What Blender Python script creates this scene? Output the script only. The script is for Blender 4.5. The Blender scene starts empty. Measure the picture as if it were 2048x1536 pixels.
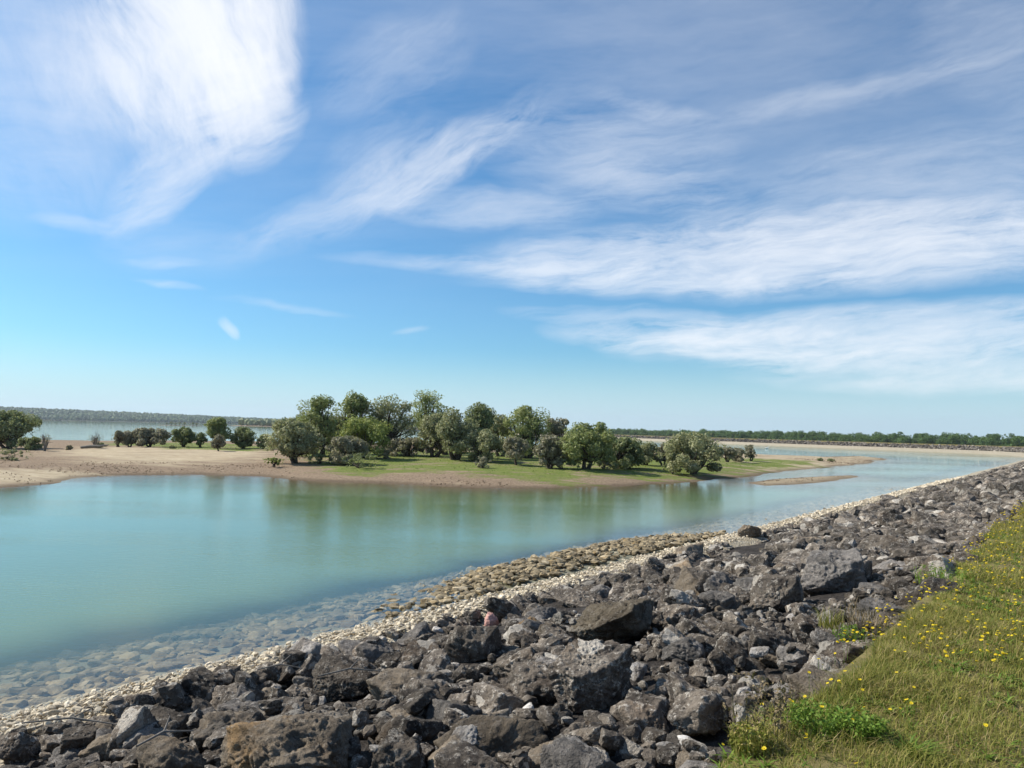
import bpy, bmesh, math, random
import numpy as np
from mathutils import Vector, Matrix
from mathutils.geometry import delaunay_2d_cdt

rng = np.random.default_rng(11)
random.seed(5)
S = bpy.context.scene
COL = S.collection
R = math.radians

# ------------------------------------------------------------------ camera
CAM = np.array([0.0, 0.0, 3.4])          # water surface is z = 0
FPX, PITCH, ROLL = 1500.0, R(3.42), R(1.2)
c_r = np.array([1.0, 0, 0]); c_f = np.array([0, math.cos(PITCH), math.sin(PITCH)]); c_u = np.array([0, -math.sin(PITCH), math.cos(PITCH)])
c_r, c_u = c_r*math.cos(ROLL) + c_u*math.sin(ROLL), c_u*math.cos(ROLL) - c_r*math.sin(ROLL)
cd = bpy.data.cameras.new('camera'); cam = bpy.data.objects.new('camera', cd); COL.objects.link(cam)
cd.sensor_width = 36; cd.lens = 36*FPX/2048; cd.clip_start = 0.05; cd.clip_end = 20000
m = Matrix.Identity(4)
for i in range(3):
    m[i][0], m[i][1], m[i][2], m[i][3] = c_r[i], c_u[i], -c_f[i], CAM[i]
cam.matrix_world = m
S.camera = cam

# ------------------------------------------------------------------ sun, sky, exposure
SUN_AZ, SUN_EL = R(-72), R(41)           # azimuth from +Y, clockwise
sd = Vector((math.sin(SUN_AZ)*math.cos(SUN_EL), math.cos(SUN_AZ)*math.cos(SUN_EL), math.sin(SUN_EL)))
sl = bpy.data.lights.new('sun', 'SUN'); sl.energy = 5.0; sl.angle = R(0.53); sl.color = (1.0, 0.95, 0.86)
so = bpy.data.objects.new('sun', sl); COL.objects.link(so); so.rotation_euler = sd.to_track_quat('Z', 'Y').to_euler(); so.location = (-30, 10, 40)
S.view_settings.view_transform = 'Standard'; S.view_settings.look = 'None'
S.view_settings.exposure = 0.45; S.view_settings.gamma = 1.0; S.view_settings.use_curve_mapping = False
S.render.engine = 'CYCLES'
S.cycles.max_bounces = 8; S.cycles.diffuse_bounces = 3; S.cycles.glossy_bounces = 3; S.cycles.transmission_bounces = 4
S.cycles.transparent_max_bounces = 12; S.cycles.volume_bounces = 0; S.cycles.use_denoising = True
S.cycles.caustics_reflective = False; S.cycles.caustics_refractive = False

def pix_dir(px, py):
    v = c_r*(px-1024)/FPX + c_u*(768-py)/FPX + c_f
    return v/np.linalg.norm(v)
def ground(px, py, z=0.0):
    v = c_r*(px-1024)/FPX + c_u*(768-py)/FPX + c_f
    return CAM + v*((z-CAM[2])/v[2])
def azel(px, py):
    d = pix_dir(px, py); return math.atan2(d[0], d[1]), math.asin(d[2])

class NT:
    """small node-tree helper"""
    def __init__(s, nt): s.nt = nt; s.nt.nodes.clear()
    def n(s, typ, **kw):
        nd = s.nt.nodes.new(typ)
        for k, v in kw.items():
            if k.startswith('_'): setattr(nd, k[1:], v)
        return nd
    def put(s, sock, v):
        if v is None: return
        if hasattr(v, 'is_output'): s.nt.links.new(v, sock)
        elif isinstance(v, (tuple, list)) and sock.type == 'RGBA' and len(v) == 3: sock.default_value = (*v, 1)
        else: sock.default_value = v
    def math(s, op, a, b=None, c=None, clamp=False):
        nd = s.n('ShaderNodeMath', _operation=op, _use_clamp=clamp)
        for i, v in enumerate((a, b, c)): s.put(nd.inputs[i], v)
        return nd.outputs[0]
    def vmath(s, op, a, b=None):
        nd = s.n('ShaderNodeVectorMath', _operation=op); s.put(nd.inputs[0], a); s.put(nd.inputs[1], b)
        return nd.outputs[0]
    def noise(s, vec, scale, detail=4, rough=0.55, dist=0.0, color=False):
        nd = s.n('ShaderNodeTexNoise'); s.put(nd.inputs['Vector'], vec); nd.inputs['Scale'].default_value = scale
        nd.inputs['Detail'].default_value = detail; nd.inputs['Roughness'].default_value = rough; nd.inputs['Distortion'].default_value = dist
        return nd.outputs['Color' if color else 'Fac']
    def voro(s, vec, scale, feature='F1', out='Distance', rand=1.0):
        nd = s.n('ShaderNodeTexVoronoi', _feature=feature); s.put(nd.inputs['Vector'], vec); nd.inputs['Scale'].default_value = scale
        nd.inputs['Randomness'].default_value = rand
        return nd.outputs[out]
    def rng(s, v, a, b, c=0.0, d=1.0, smooth=False):
        nd = s.n('ShaderNodeMapRange', _interpolation_type='SMOOTHSTEP' if smooth else 'LINEAR')
        s.put(nd.inputs[0], v)
        for i, q in enumerate((a, b, c, d)): s.put(nd.inputs[1+i], q)
        return nd.outputs[0]
    def mix(s, f, a, b, typ='MIX'):
        nd = s.n('ShaderNodeMix', _data_type='RGBA', _blend_type=typ); s.put(nd.inputs[0], f); s.put(nd.inputs[6], a); s.put(nd.inputs[7], b)
        return nd.outputs[2]
    def ramp(s, f, stops):
        nd = s.n('ShaderNodeValToRGB'); s.put(nd.inputs[0], f); e = nd.color_ramp.elements
        while len(e) < len(stops): e.new(0.5)
        for el, (p, c) in zip(e, stops): el.position = p; el.color = (*c, 1)
        return nd.outputs[0]
    def mapping(s, vec, loc=(0, 0, 0), rot=(0, 0, 0), scale=(1, 1, 1), typ='POINT'):
        nd = s.n('ShaderNodeMapping', _vector_type=typ); s.put(nd.inputs[0], vec)
        nd.inputs[1].default_value = loc; nd.inputs[2].default_value = rot; nd.inputs[3].default_value = scale
        return nd.outputs[0]
    def attr(s, name):
        return s.n('ShaderNodeAttribute', _attribute_name=name).outputs['Fac']
    def bump(s, h, strength, dist, nrm=None):
        nd = s.n('ShaderNodeBump'); nd.inputs['Strength'].default_value = strength; nd.inputs['Distance'].default_value = dist
        s.put(nd.inputs['Height'], h); s.put(nd.inputs['Normal'], nrm)
        return nd.outputs[0]

W = bpy.data.worlds.new('World'); S.world = W; W.use_nodes = True
W.cycles.sampling_method = 'MANUAL'; W.cycles.sample_map_resolution = 512
w = NT(W.node_tree)
SKY = 0.078
sky = w.n('ShaderNodeTexSky', _sky_type='NISHITA', _sun_disc=False, _sun_elevation=SUN_EL, _sun_rotation=SUN_AZ, _altitude=120.0,
          _air_density=1.0, _dust_density=0.5, _ozone_density=1.6)
tc = w.n('ShaderNodeTexCoord').outputs['Generated']
sep = w.n('ShaderNodeSeparateXYZ'); w.put(sep.inputs[0], tc)
az = w.math('ARCTAN2', sep.outputs[0], sep.outputs[1]); el = w.math('ARCSINE', sep.outputs[2])
comb = w.n('ShaderNodeCombineXYZ'); w.put(comb.inputs[0], az); w.put(comb.inputs[1], el); ae = comb.outputs[0]
wn = w.noise(ae, 7.0, 3, 0.55, color=True)
wv = w.vmath('SUBTRACT', wn, (0.5, 0.5, 0.5)); wv = w.vmath('MULTIPLY', wv, (0.07, 0.035, 0)); wae = w.vmath('ADD', ae, wv)
strokes = [  # x0 y0 x1 y1 half-width strength : cirrus streaks, as directions in the sky
    (400, -160, 400, 300, 95, 1.35), (300, -60, 400, 220, 130, 1.0), (500, -80, 530, 170, 55, 0.75), (545, 120, 430, 290, 58, 1.2),
    (425, 280, 230, 440, 32, 0.8), (80, -40, 330, 330, 180, 0.34), (-150, 60, 200, 130, 150, 0.25),
    (520, 490, 1060, 210, 32, 0.62), (800, 405, 1050, 225, 16, 0.5), (660, 370, 900, 270, 45, 0.32), (780, 410, 1150, 425, 22, 0.55),
    (1060, 522, 2300, 440, 46, 1.35), (1450, 450, 2300, 330, 70, 0.45), (740, 523, 1350, 535, 13, 0.6), (1000, 565, 1700, 560, 12, 0.45),
    (1150, 668, 1700, 688, 20, 0.95), (1320, 688, 2400, 640, 33, 1.35), (1050, 630, 1500, 640, 12, 0.5), (1500, 740, 2400, 715, 22, 0.7),
    (1720, 768, 2400, 760, 14, 0.6), (1000, 290, 1450, 340, 60, 0.36), (1150, 340, 1450, 400, 30, 0.3), (1450, 238, 2000, 105, 16, 0.3),
    (1880, 40, 2200, 90, 70, 0.25), (1000, 60, 1900, 30, 130, 0.12), (660, 190, 920, 60, 45, 0.30), (436, 640, 468, 672, 6, 0.6),
    (270, 516, 400, 528, 6, 0.3), (280, 552, 390, 578, 5, 0.35), (440, 600, 680, 628, 5, 0.25), (60, 436, 220, 452, 8, 0.3), (800, 670, 860, 662, 4, 0.35),
    (1180, 180, 1420, 235, 12, 0.25), (200, 470, 500, 505, 30, 0.18)]
def streaks(ang, along, across, seed):
    v_ = w.mapping(w.mapping(wae, (seed*3.7, seed*1.9, 0), (0, 0, -ang)), (0, 0, 0), (0, 0, 0), (along, across, 1))
    return w.noise(v_, 1.0, 9, 0.69, 0.25)
grain = [(R(-85), streaks(R(-62), 5, 13, 1)), (R(28), streaks(R(32), 7, 26, 2)), (R(3), streaks(R(5), 6.5, 34, 3))]
fringe = [w.math('MULTIPLY', w.math('SUBTRACT', q[1], 0.5), 2.3) for q in grain]
sums = [None]*len(grain)
for k, (x0, y0, x1, y1, hw, st) in enumerate(strokes):
    a0, e0 = azel(x0, y0); a1, e1 = azel(x1, y1)
    L = math.hypot(a1-a0, e1-e0)/2; ang = math.atan2(e1-e0, a1-a0); wd = hw/FPX
    loc = w.mapping(wae, ((a0+a1)/2, (e0+e1)/2, 0), (0, 0, ang), (L*1.35, wd*2.0, 1), 'TEXTURE')
    g = w.n('ShaderNodeTexGradient', _gradient_type='SPHERICAL'); w.put(g.inputs[0], loc); gf_ = g.outputs['Fac']
    j = min(range(len(grain)), key=lambda q: abs(math.sin(grain[q][0]-ang)))
    e_ = w.math('MULTIPLY_ADD', fringe[j], w.rng(gf_, 0.0, 0.35), gf_)
    d = w.math('MULTIPLY', w.rng(e_, 0.0, 1.05), st)
    sums[j] = d if sums[j] is None else w.math('ADD', sums[j], d)
tot = None
for d in sums: tot = d if tot is None else w.math('ADD', tot, d)
tot = w.math('MULTIPLY', tot, 0.62)
# thin veil over the whole sky, on a flat layer so that it foreshortens towards the horizon
zz = w.math('ADD', w.math('MAXIMUM', sep.outputs[2], 0.0), 0.10)
pl = w.n('ShaderNodeCombineXYZ'); w.put(pl.inputs[0], w.math('DIVIDE', sep.outputs[0], zz)); w.put(pl.inputs[1], w.math('DIVIDE', sep.outputs[1], zz))
v1 = w.noise(w.mapping(pl.outputs[0], (2.3, 0.4, 0), (0, 0, 0.5), (0.55, 1.5, 1)), 1.0, 7, 0.62, 0.5)
veil = w.math('MULTIPLY', w.rng(v1, 0.38, 0.72, 0.0, 0.16), w.rng(el, 0.10, 0.42, smooth=True))
tot = w.math('ADD', tot, veil)
trans = w.math('POWER', 2.718, w.math('MULTIPLY', tot, -1.35))
cloud_col = (9.7, 9.9, 10.3)
blue = w.mix(1.0, sky.outputs[0], (0.56, 1.0, 1.26), 'MULTIPLY')
blue = w.mix(w.rng(el, 0.0, 0.11, 0.82, 0.0, True), blue, (6.0, 8.0, 9.0))     # hazy air low over the horizon
col = w.mix(trans, cloud_col, blue)
bg = w.n('ShaderNodeBackground'); w.put(bg.inputs[0], col); bg.inputs[1].default_value = SKY
ow = w.n('ShaderNodeOutputWorld'); w.put(ow.inputs[0], bg.outputs[0])

# ------------------------------------------------------------------ helpers
def hashf(ix, iy, iz, seed):
    h = (ix.astype(np.int64)*374761393 + iy.astype(np.int64)*668265263 + iz.astype(np.int64)*2147483647 + seed*974711) & 0xffffffff
    h = ((h ^ (h >> 13))*1274126177) & 0xffffffff
    h = ((h ^ (h >> 16))*2246822519) & 0xffffffff
    return ((h ^ (h >> 15)) & 0xffff)/65535.0
def vnoise(P, seed=0):
    P = np.asarray(P, float); F = np.floor(P); f = P-F; f = f*f*(3-2*f); I = F.astype(np.int64)
    out = 0
    for dx in (0, 1):
        for dy in (0, 1):
            for dz in (0, 1):
                wgt = (f[:, 0] if dx else 1-f[:, 0])*(f[:, 1] if dy else 1-f[:, 1])*(f[:, 2] if dz else 1-f[:, 2])
                out = out + wgt*hashf(I[:, 0]+dx, I[:, 1]+dy, I[:, 2]+dz, seed)
    return out*2-1
def fbm(P, oct=4, seed=0, gain=0.5):
    a, s, o = 1.0, 0.0, 0
    for k in range(oct):
        o = o + a*vnoise(P*(2.03**k), seed+k*17); s += a; a *= gain
    return o/s
def xy0(x, y): return np.stack([x, y, np.zeros_like(x)], 1)

def mesh_np(name, V, F, mat=None, smooth=False, attrs=None):
    """F: (n,k) index array or a list of such arrays"""
    Fs = F if isinstance(F, list) else [F]
    me = bpy.data.meshes.new(name)
    V = np.asarray(V, np.float32); me.vertices.add(len(V)); me.vertices.foreach_set('co', V.ravel())
    nl = sum(f.size for f in Fs); npoly = sum(len(f) for f in Fs)
    me.loops.add(nl); me.loops.foreach_set('vertex_index', np.concatenate([f.ravel() for f in Fs]).astype(np.int32))
    tot_ = np.concatenate([np.full(len(f), f.shape[1]) for f in Fs]); st = np.concatenate([[0], np.cumsum(tot_)[:-1]])
    me.polygons.add(npoly); me.polygons.foreach_set('loop_start', st.astype(np.int32))
    me.polygons.foreach_set('use_smooth', np.full(npoly, bool(smooth)))
    for k, v in (attrs or {}).items():
        a = me.attributes.new(k, 'FLOAT', 'POINT'); a.data.foreach_set('value', np.asarray(v, np.float32))
    if mat: me.materials.append(mat)
    me.update(calc_edges=True); me.validate(clean_customdata=False)
    return me
def link(name, data, parent=None, label=None, cat=None, group=None, kind=None, loc=None, M=None):
    o = bpy.data.objects.new(name, data); COL.objects.link(o)
    if parent is not None: o.parent = parent
    if label: o['label'] = label
    if cat: o['category'] = cat
    if group: o['group'] = group
    if kind: o['kind'] = kind
    if loc is not None: o.location = loc
    if M is not None: o.matrix_basis = M
    return o
def join(parts):
    Vs, Fs, n = [], {}, 0
    for V, F in parts:
        Vs.append(V)
        for f in (F if isinstance(F, list) else [F]):
            Fs.setdefault(f.shape[1], []).append(f+n)
        n += len(V)
    return np.concatenate(Vs), [np.concatenate(f) for f in Fs.values()]
def tube(pts, rad, n=6):
    pts = np.asarray(pts, float); k = len(pts); V = []
    for i in range(k):
        t = pts[min(i+1, k-1)]-pts[max(i-1, 0)]; t = t/(np.linalg.norm(t)+1e-9)
        a = np.cross(t, [0.31, 0.9, 0.2]); a /= np.linalg.norm(a)+1e-9; b = np.cross(t, a)
        th = np.linspace(0, 2*np.pi, n, endpoint=False)
        V.append(pts[i]+rad[i]*(np.cos(th)[:, None]*a+np.sin(th)[:, None]*b))
    V = np.concatenate(V); F = []
    for i in range(k-1):
        for j in range(n):
            F.append((i*n+j, i*n+(j+1) % n, (i+1)*n+(j+1) % n, (i+1)*n+j))
    return V, np.array(F)
_ico = {}
def ico(sub):
    if sub not in _ico:
        bm = bmesh.new(); bmesh.ops.create_icosphere(bm, subdivisions=sub, radius=1.0); bm.verts.ensure_lookup_table()
        V = np.array([v.co[:] for v in bm.verts]); F = np.array([[v.index for v in f.verts] for f in bm.faces]); bm.free()
        _ico[sub] = (V, F)
    return _ico[sub]

# ------------------------------------------------------------------ materials
def material(name):
    m_ = bpy.data.materials.new(name); m_.use_nodes = True
    return m_, NT(m_.node_tree)
def finish(t, col, rough=0.9, nrm=None, spec=0.25, extra=None):
    p = t.n('ShaderNodeBsdfPrincipled'); t.put(p.inputs['Base Color'], col); t.put(p.inputs['Roughness'], rough)
    t.put(p.inputs['Specular IOR Level'], spec); t.put(p.inputs['Normal'], nrm)
    o = t.n('ShaderNodeOutputMaterial'); t.put(o.inputs[0], p.outputs[0] if extra is None else extra(p.outputs[0]))
def objco(t): return t.n('ShaderNodeTexCoord').outputs['Object']
def pos(t): return t.n('ShaderNodeNewGeometry').outputs['Position']
def rnd(t, island=False):
    if island: return t.n('ShaderNodeNewGeometry').outputs['Random Per Island']
    return t.n('ShaderNodeObjectInfo').outputs['Random']

def rock_mat(name, dark, mid, pale, warm=(0.16, 0.11, 0.07), pale_amt=0.5, warm_amt=0.5, island=False, bump=1.0):
    m_, t = material(name); P = pos(t)
    r = rnd(t, island)
    off = t.n('ShaderNodeCombineXYZ'); t.put(off.inputs[0], t.math('MULTIPLY', r, 37.0)); t.put(off.inputs[2], t.math('MULTIPLY', r, 11.0))
    Q = t.vmath('ADD', P, off.outputs[0])
    n1 = t.noise(Q, 3.0, 6, 0.65, 0.4); n2 = t.noise(Q, 14.0, 6, 0.7); n3 = t.noise(Q, 55.0, 4, 0.7)
    c = t.mix(t.rng(n1, 0.35, 0.65, smooth=True), dark, mid)
    c = t.mix(t.math('MULTIPLY', t.rng(t.noise(Q, 1.7, 4, 0.6), 0.5, 0.68, smooth=True), t.math('MULTIPLY', t.rng(r, 0.2, 1.0), warm_amt)), c, warm)
    lich = t.math('MULTIPLY', t.rng(n2, 0.50, 0.64, smooth=True), t.rng(n3, 0.40, 0.58, smooth=True))
    c = t.mix(t.math('MULTIPLY', lich, pale_amt), c, pale)
    vs = t.rng(t.voro(Q, 38.0), 0.10, 0.26, 1.0, 0.0, True)
    c = t.mix(t.math('MULTIPLY', vs, t.math('MULTIPLY', t.rng(n2, 0.5, 0.6), pale_amt)), c, pale)
    cell = t.n('ShaderNodeTexVoronoi'); t.put(cell.inputs['Vector'], t.vmath('ADD', Q, t.vmath('MULTIPLY', t.noise(Q, 6.0, 3, color=True), (0.12, 0.12, 0.12)))); cell.inputs['Scale'].default_value = 4.2
    cs = t.n('ShaderNodeSeparateColor'); t.put(cs.inputs[0], cell.outputs['Color'])
    c = t.mix(t.math('MULTIPLY', t.rng(cs.outputs[0], 0.90, 0.93), pale_amt*0.75), c, pale)          # fresh broken faces
    c = t.mix(t.rng(n3, 0.30, 0.46, 0.65, 0.0, True), c, tuple(q*0.35 for q in dark))
    br = t.rng(t.math('FRACT', t.math('MULTIPLY', r, 7.31)), 0, 1, 0.6, 1.45)
    c = t.mix(1.0, c, br, 'MULTIPLY')
    h = t.math('ADD', t.math('MULTIPLY', n2, 0.6), t.math('ADD', t.math('MULTIPLY', n3, 0.22), t.math('MULTIPLY', t.voro(Q, 9.0, 'DISTANCE_TO_EDGE'), 0.25)))
    finish(t, c, 0.93, t.bump(h, 1.0*bump, 0.09), 0.15)
    return m_
M = {}
M['rock'] = rock_mat('weathered limestone', (0.052, 0.043, 0.036), (0.205, 0.170, 0.134), (0.52, 0.47, 0.40), pale_amt=0.85)
M['rock_tan'] = rock_mat('tan weathered limestone', (0.125, 0.100, 0.074), (0.225, 0.180, 0.130), (0.36, 0.32, 0.27), (0.27, 0.17, 0.08), 0.5, 1.0)
M['rock_grey'] = rock_mat('clean grey limestone', (0.11, 0.100, 0.090), (0.23, 0.205, 0.18), (0.45, 0.41, 0.37), pale_amt=0.6, warm_amt=0.2)
M['rock_moss'] = rock_mat('mossy limestone', (0.075, 0.058, 0.040), (0.19, 0.155, 0.11), (0.38, 0.34, 0.28), (0.17, 0.105, 0.035), 0.5, 1.0)
M['rock_white'] = rock_mat('freshly broken limestone', (0.22, 0.19, 0.16), (0.62, 0.58, 0.53), (0.70, 0.67, 0.63), (0.3, 0.24, 0.18), 0.4, 0.6, bump=0.8)
M['rock_pink'] = rock_mat('pink stone', (0.30, 0.15, 0.12), (0.42, 0.24, 0.20), (0.5, 0.4, 0.36), (0.4, 0.2, 0.15), 0.3, 0.3, bump=0.5)
M['rock_many'] = rock_mat('weathered limestone rubble', (0.050, 0.042, 0.035), (0.200, 0.166, 0.131), (0.52, 0.47, 0.40), pale_amt=0.85, island=True)
M['gravel'] = rock_mat('pale limestone gravel', (0.44, 0.36, 0.25), (0.60, 0.515, 0.385), (0.70, 0.64, 0.53), (0.47, 0.36, 0.22), 0.4, 0.8, island=True, bump=0.35)
M['gravel_stone'] = rock_mat('pale limestone', (0.44, 0.36, 0.25), (0.60, 0.515, 0.385), (0.70, 0.64, 0.53), (0.47, 0.36, 0.22), 0.4, 0.8, bump=0.35)
M['ochre'] = rock_mat('ochre algae stone', (0.17, 0.130, 0.075), (0.33, 0.262, 0.163), (0.47, 0.41, 0.31), (0.28, 0.19, 0.085), 0.4, 1.0, bump=0.4)
M['ochre_many'] = rock_mat('ochre algae stones', (0.17, 0.130, 0.075), (0.33, 0.262, 0.163), (0.47, 0.41, 0.31), (0.28, 0.19, 0.085), 0.4, 1.0, island=True, bump=0.4)

def simple_ground(name, stops, scale, bump=0.5, dist=0.05, detail=6):
    m_, t = material(name); P = pos(t)
    n1 = t.noise(P, scale, detail, 0.62, 0.3); n2 = t.noise(P, scale*9, 5, 0.65)
    f = t.math('ADD', t.math('MULTIPLY', n1, 0.6), t.math('MULTIPLY', n2, 0.4))
    finish(t, t.ramp(t.rng(f, 0.3, 0.7), stops), 0.95, t.bump(n2, bump, dist), 0.1)
    return m_
M['rubble_base'] = simple_ground('dark rubble bed', [(0, (0.02, 0.018, 0.016)), (0.55, (0.07, 0.06, 0.053)), (1, (0.16, 0.145, 0.13))], 2.0, 1.0, 0.15)
def gravel_bed():
    m_, t = material('pale gravel bed'); P = pos(t)
    c = t.ramp(t.rng(t.noise(P, 5.0, 6, 0.65), 0.3, 0.7), [(0, (0.36, 0.29, 0.19)), (0.5, (0.52, 0.445, 0.325)), (1, (0.64, 0.58, 0.47))])
    v = t.n('ShaderNodeTexVoronoi'); t.put(v.inputs['Vector'], P); v.inputs['Scale'].default_value = 22.0
    c = t.mix(0.45, c, t.mix(1.0, c, t.rng(v.outputs['Distance'], 0.0, 0.7, 1.35, 0.25), 'MULTIPLY'))
    h = t.math('SUBTRACT', t.math('MULTIPLY', t.noise(P, 60, 3), 0.3), v.outputs['Distance'])
    finish(t, c, 0.95, t.bump(h, 1.0, 0.05), 0.1); return m_
M['gravel_base'] = gravel_bed()
M['bed'] = simple_ground('lake bed', [(0, (0.13, 0.125, 0.085)), (0.5, (0.21, 0.20, 0.145)), (1, (0.29, 0.27, 0.20))], 2.5)
M['soil'] = simple_ground('thatch and soil', [(0, (0.075, 0.060, 0.026)), (0.5, (0.16, 0.135, 0.055)), (1, (0.25, 0.19, 0.10))], 3.0, 0.8, 0.03)
M['field'] = simple_ground('field', [(0, (0.03, 0.05, 0.02)), (1, (0.08, 0.09, 0.04))], 0.02)

def island_mat():
    m_, t = material('island ground'); P = pos(t)
    g, sa, z = t.attr('grass'), t.attr('sand'), t.n('ShaderNodeSeparateXYZ'); t.put(z.inputs[0], P); z = z.outputs[2]
    st = t.mapping(P, scale=(0.45, 1.1, 1))
    n1 = t.noise(st, 0.55, 7, 0.65, 0.5); n2 = t.noise(st, 2.6, 6, 0.7); n3 = t.noise(P, 9.0, 4, 0.7)
    sand = t.mix(t.rng(n2, 0.35, 0.65), (0.36, 0.275, 0.175), (0.56, 0.465, 0.32))
    red = t.mix(t.rng(n3, 0.35, 0.65), (0.145, 0.100, 0.066), (0.37, 0.275, 0.185))
    k = t.math('ADD', t.math('MULTIPLY', n1, 0.75), t.math('MULTIPLY', n2, 0.55))
    rf = t.rng(t.math('SUBTRACT', k, t.math('MULTIPLY', sa, 0.30)), 0.34, 0.62, smooth=True)
    c = t.mix(rf, sand, red)
    grass = t.mix(t.rng(n2, 0.35, 0.66), (0.070, 0.130, 0.018), (0.165, 0.205, 0.040))
    grass = t.mix(t.rng(n3, 0.42, 0.7, 0, 0.7), grass, (0.30, 0.25, 0.11))
    gf = t.rng(t.math('ADD', g, t.math('MULTIPLY', t.math('SUBTRACT', t.math('ADD', n1, t.math('MULTIPLY', n2, 0.6)), 0.8), 1.9)), 0.70, 0.96, smooth=True)
    c = t.mix(gf, c, grass)
    wet = t.rng(z, 0.02, 0.13, 0.55, 0.0, True)
    c = t.mix(wet, c, (0.075, 0.055, 0.035))
    finish(t, c, 0.95, t.bump(t.math('ADD', n2, n3), 0.8, 0.10), 0.1)
    return m_
M['island'] = island_mat()

def water_mat():
    m_, t = material('lake water'); P = pos(t)
    dep = t.attr('depth')
    n0 = t.noise(P, 0.035, 3, 0.5)
    body = t.mix(t.rng(n0, 0.35, 0.65), (0.120, 0.184, 0.090), (0.136, 0.206, 0.106))
    od = t.math('ADD', t.math('MULTIPLY', dep, 1.0), t.math('POWER', t.math('MULTIPLY', dep, 2.3), 2.0))
    opa = t.math('SUBTRACT', 1.0, t.math('POWER', 2.718, t.math('MULTIPLY', od, -1.0)))
    # ripples: two crossing trains plus fine chop, fading out with the roughness carrying the rest
    st = t.mapping(P, rot=(0, 0, 0.35), scale=(1.0, 2.4, 1))
    h1 = t.noise(st, 3.2, 3, 0.55, 0.6); h2 = t.noise(t.mapping(P, rot=(0, 0, -0.5), scale=(1, 1.9, 1)), 11.0, 2, 0.5, 0.4)
    calm = t.rng(t.noise(t.mapping(P, scale=(0.03, 0.09, 1)), 1.0, 4, 0.6), 0.38, 0.62, 0.35, 1.0, True)
    h = t.math('MULTIPLY', t.math('ADD', h1, t.math('MULTIPLY', h2, 0.55)), calm)
    nrm = t.bump(h, 1.0, 0.0065)
    dif = t.n('ShaderNodeBsdfDiffuse'); t.put(dif.inputs[0], body)
    tr = t.n('ShaderNodeBsdfTransparent'); t.put(tr.inputs[0], (0.96, 0.95, 0.88))
    mx = t.n('ShaderNodeMixShader'); t.put(mx.inputs[0], opa); t.put(mx.inputs[1], tr.outputs[0]); t.put(mx.inputs[2], dif.outputs[0])
    gl = t.n('ShaderNodeBsdfGlossy'); t.put(gl.inputs[0], (1, 1, 1)); gl.inputs['Roughness'].default_value = 0.02; t.put(gl.inputs['Normal'], nrm)
    dt = t.n('ShaderNodeVectorMath', _operation='DOT_PRODUCT'); t.put(dt.inputs[0], nrm); t.put(dt.inputs[1], t.n('ShaderNodeNewGeometry').outputs['Incoming'])
    fres = t.math('MULTIPLY_ADD', t.math('POWER', t.math('SUBTRACT', 1.0, t.math('ABSOLUTE', dt.outputs['Value'], clamp=True)), 5.0), 0.98, 0.02)
    fin = t.n('ShaderNodeMixShader'); t.put(fin.inputs[0], t.math('MULTIPLY', fres, 0.88)); t.put(fin.inputs[1], mx.outputs[0]); t.put(fin.inputs[2], gl.outputs[0])
    o = t.n('ShaderNodeOutputMaterial'); t.put(o.inputs[0], fin.outputs[0])
    return m_
M['water'] = water_mat()

def leaf_mat(name, stops, trans=0.38, nscale=0.7, island=True):
    m_, t = material(name); P = pos(t)
    r = rnd(t, True); ro = rnd(t)
    f = t.math('ADD', t.math('MULTIPLY', r, 0.55), t.math('ADD', t.math('MULTIPLY', t.noise(P, nscale, 3), 0.55), t.math('MULTIPLY', ro, 0.10)))
    c = t.ramp(t.rng(f, 0.25, 0.95), stops)
    def ex(surf):
        tl = t.n('ShaderNodeBsdfTranslucent'); t.put(tl.inputs[0], t.mix(0.4, c, (0.16, 0.2, 0.03)))
        mx = t.n('ShaderNodeMixShader'); mx.inputs[0].default_value = trans; t.put(mx.inputs[1], surf); t.put(mx.inputs[2], tl.outputs[0]); return mx.outputs[0]
    finish(t, c, 0.65, None, 0.25, ex)
    return m_
M['leaf_sage'] = leaf_mat('sage willow leaf', [(0, (0.198, 0.197, 0.100)), (0.5, (0.327, 0.328, 0.166)), (1, (0.549, 0.524, 0.310))])
M['leaf_green'] = leaf_mat('green willow leaf', [(0, (0.157, 0.191, 0.071)), (0.5, (0.278, 0.312, 0.113)), (1, (0.472, 0.481, 0.210))])
M['leaf_lime'] = leaf_mat('yellow green leaf', [(0, (0.161, 0.199, 0.050)), (0.5, (0.292, 0.333, 0.087)), (1, (0.443, 0.450, 0.156))])
M['leaf_grey'] = leaf_mat('grey brown willow leaf', [(0, (0.207, 0.183, 0.124)), (0.5, (0.338, 0.307, 0.203)), (1, (0.526, 0.464, 0.339))])
M['leaf_dark'] = leaf_mat('dark leaf', [(0, (0.135, 0.163, 0.076)), (0.5, (0.268, 0.294, 0.132)), (1, (0.460, 0.472, 0.243))])
M['leaf_oak'] = leaf_mat('oak leaf', [(0, (0.048, 0.092, 0.027)), (0.5, (0.092, 0.160, 0.044)), (1, (0.169, 0.254, 0.076))], nscale=0.12)
M['grass'] = leaf_mat('grass blade', [(0, (0.135, 0.150, 0.027)), (0.4, (0.235, 0.238, 0.042)), (0.62, (0.340, 0.310, 0.075)), (0.82, (0.43, 0.325, 0.13)), (1, (0.47, 0.37, 0.19))], 0.35, 2.4)
M['grass_lush'] = leaf_mat('lush leaf', [(0, (0.088, 0.155, 0.019)), (0.6, (0.166, 0.270, 0.036)), (1, (0.281, 0.338, 0.065))], 0.35, 2.4)
M['dry'] = leaf_mat('dry stalk', [(0, (0.10, 0.07, 0.035)), (0.5, (0.21, 0.155, 0.08)), (1, (0.34, 0.27, 0.16))], 0.15, 2.0)
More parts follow.
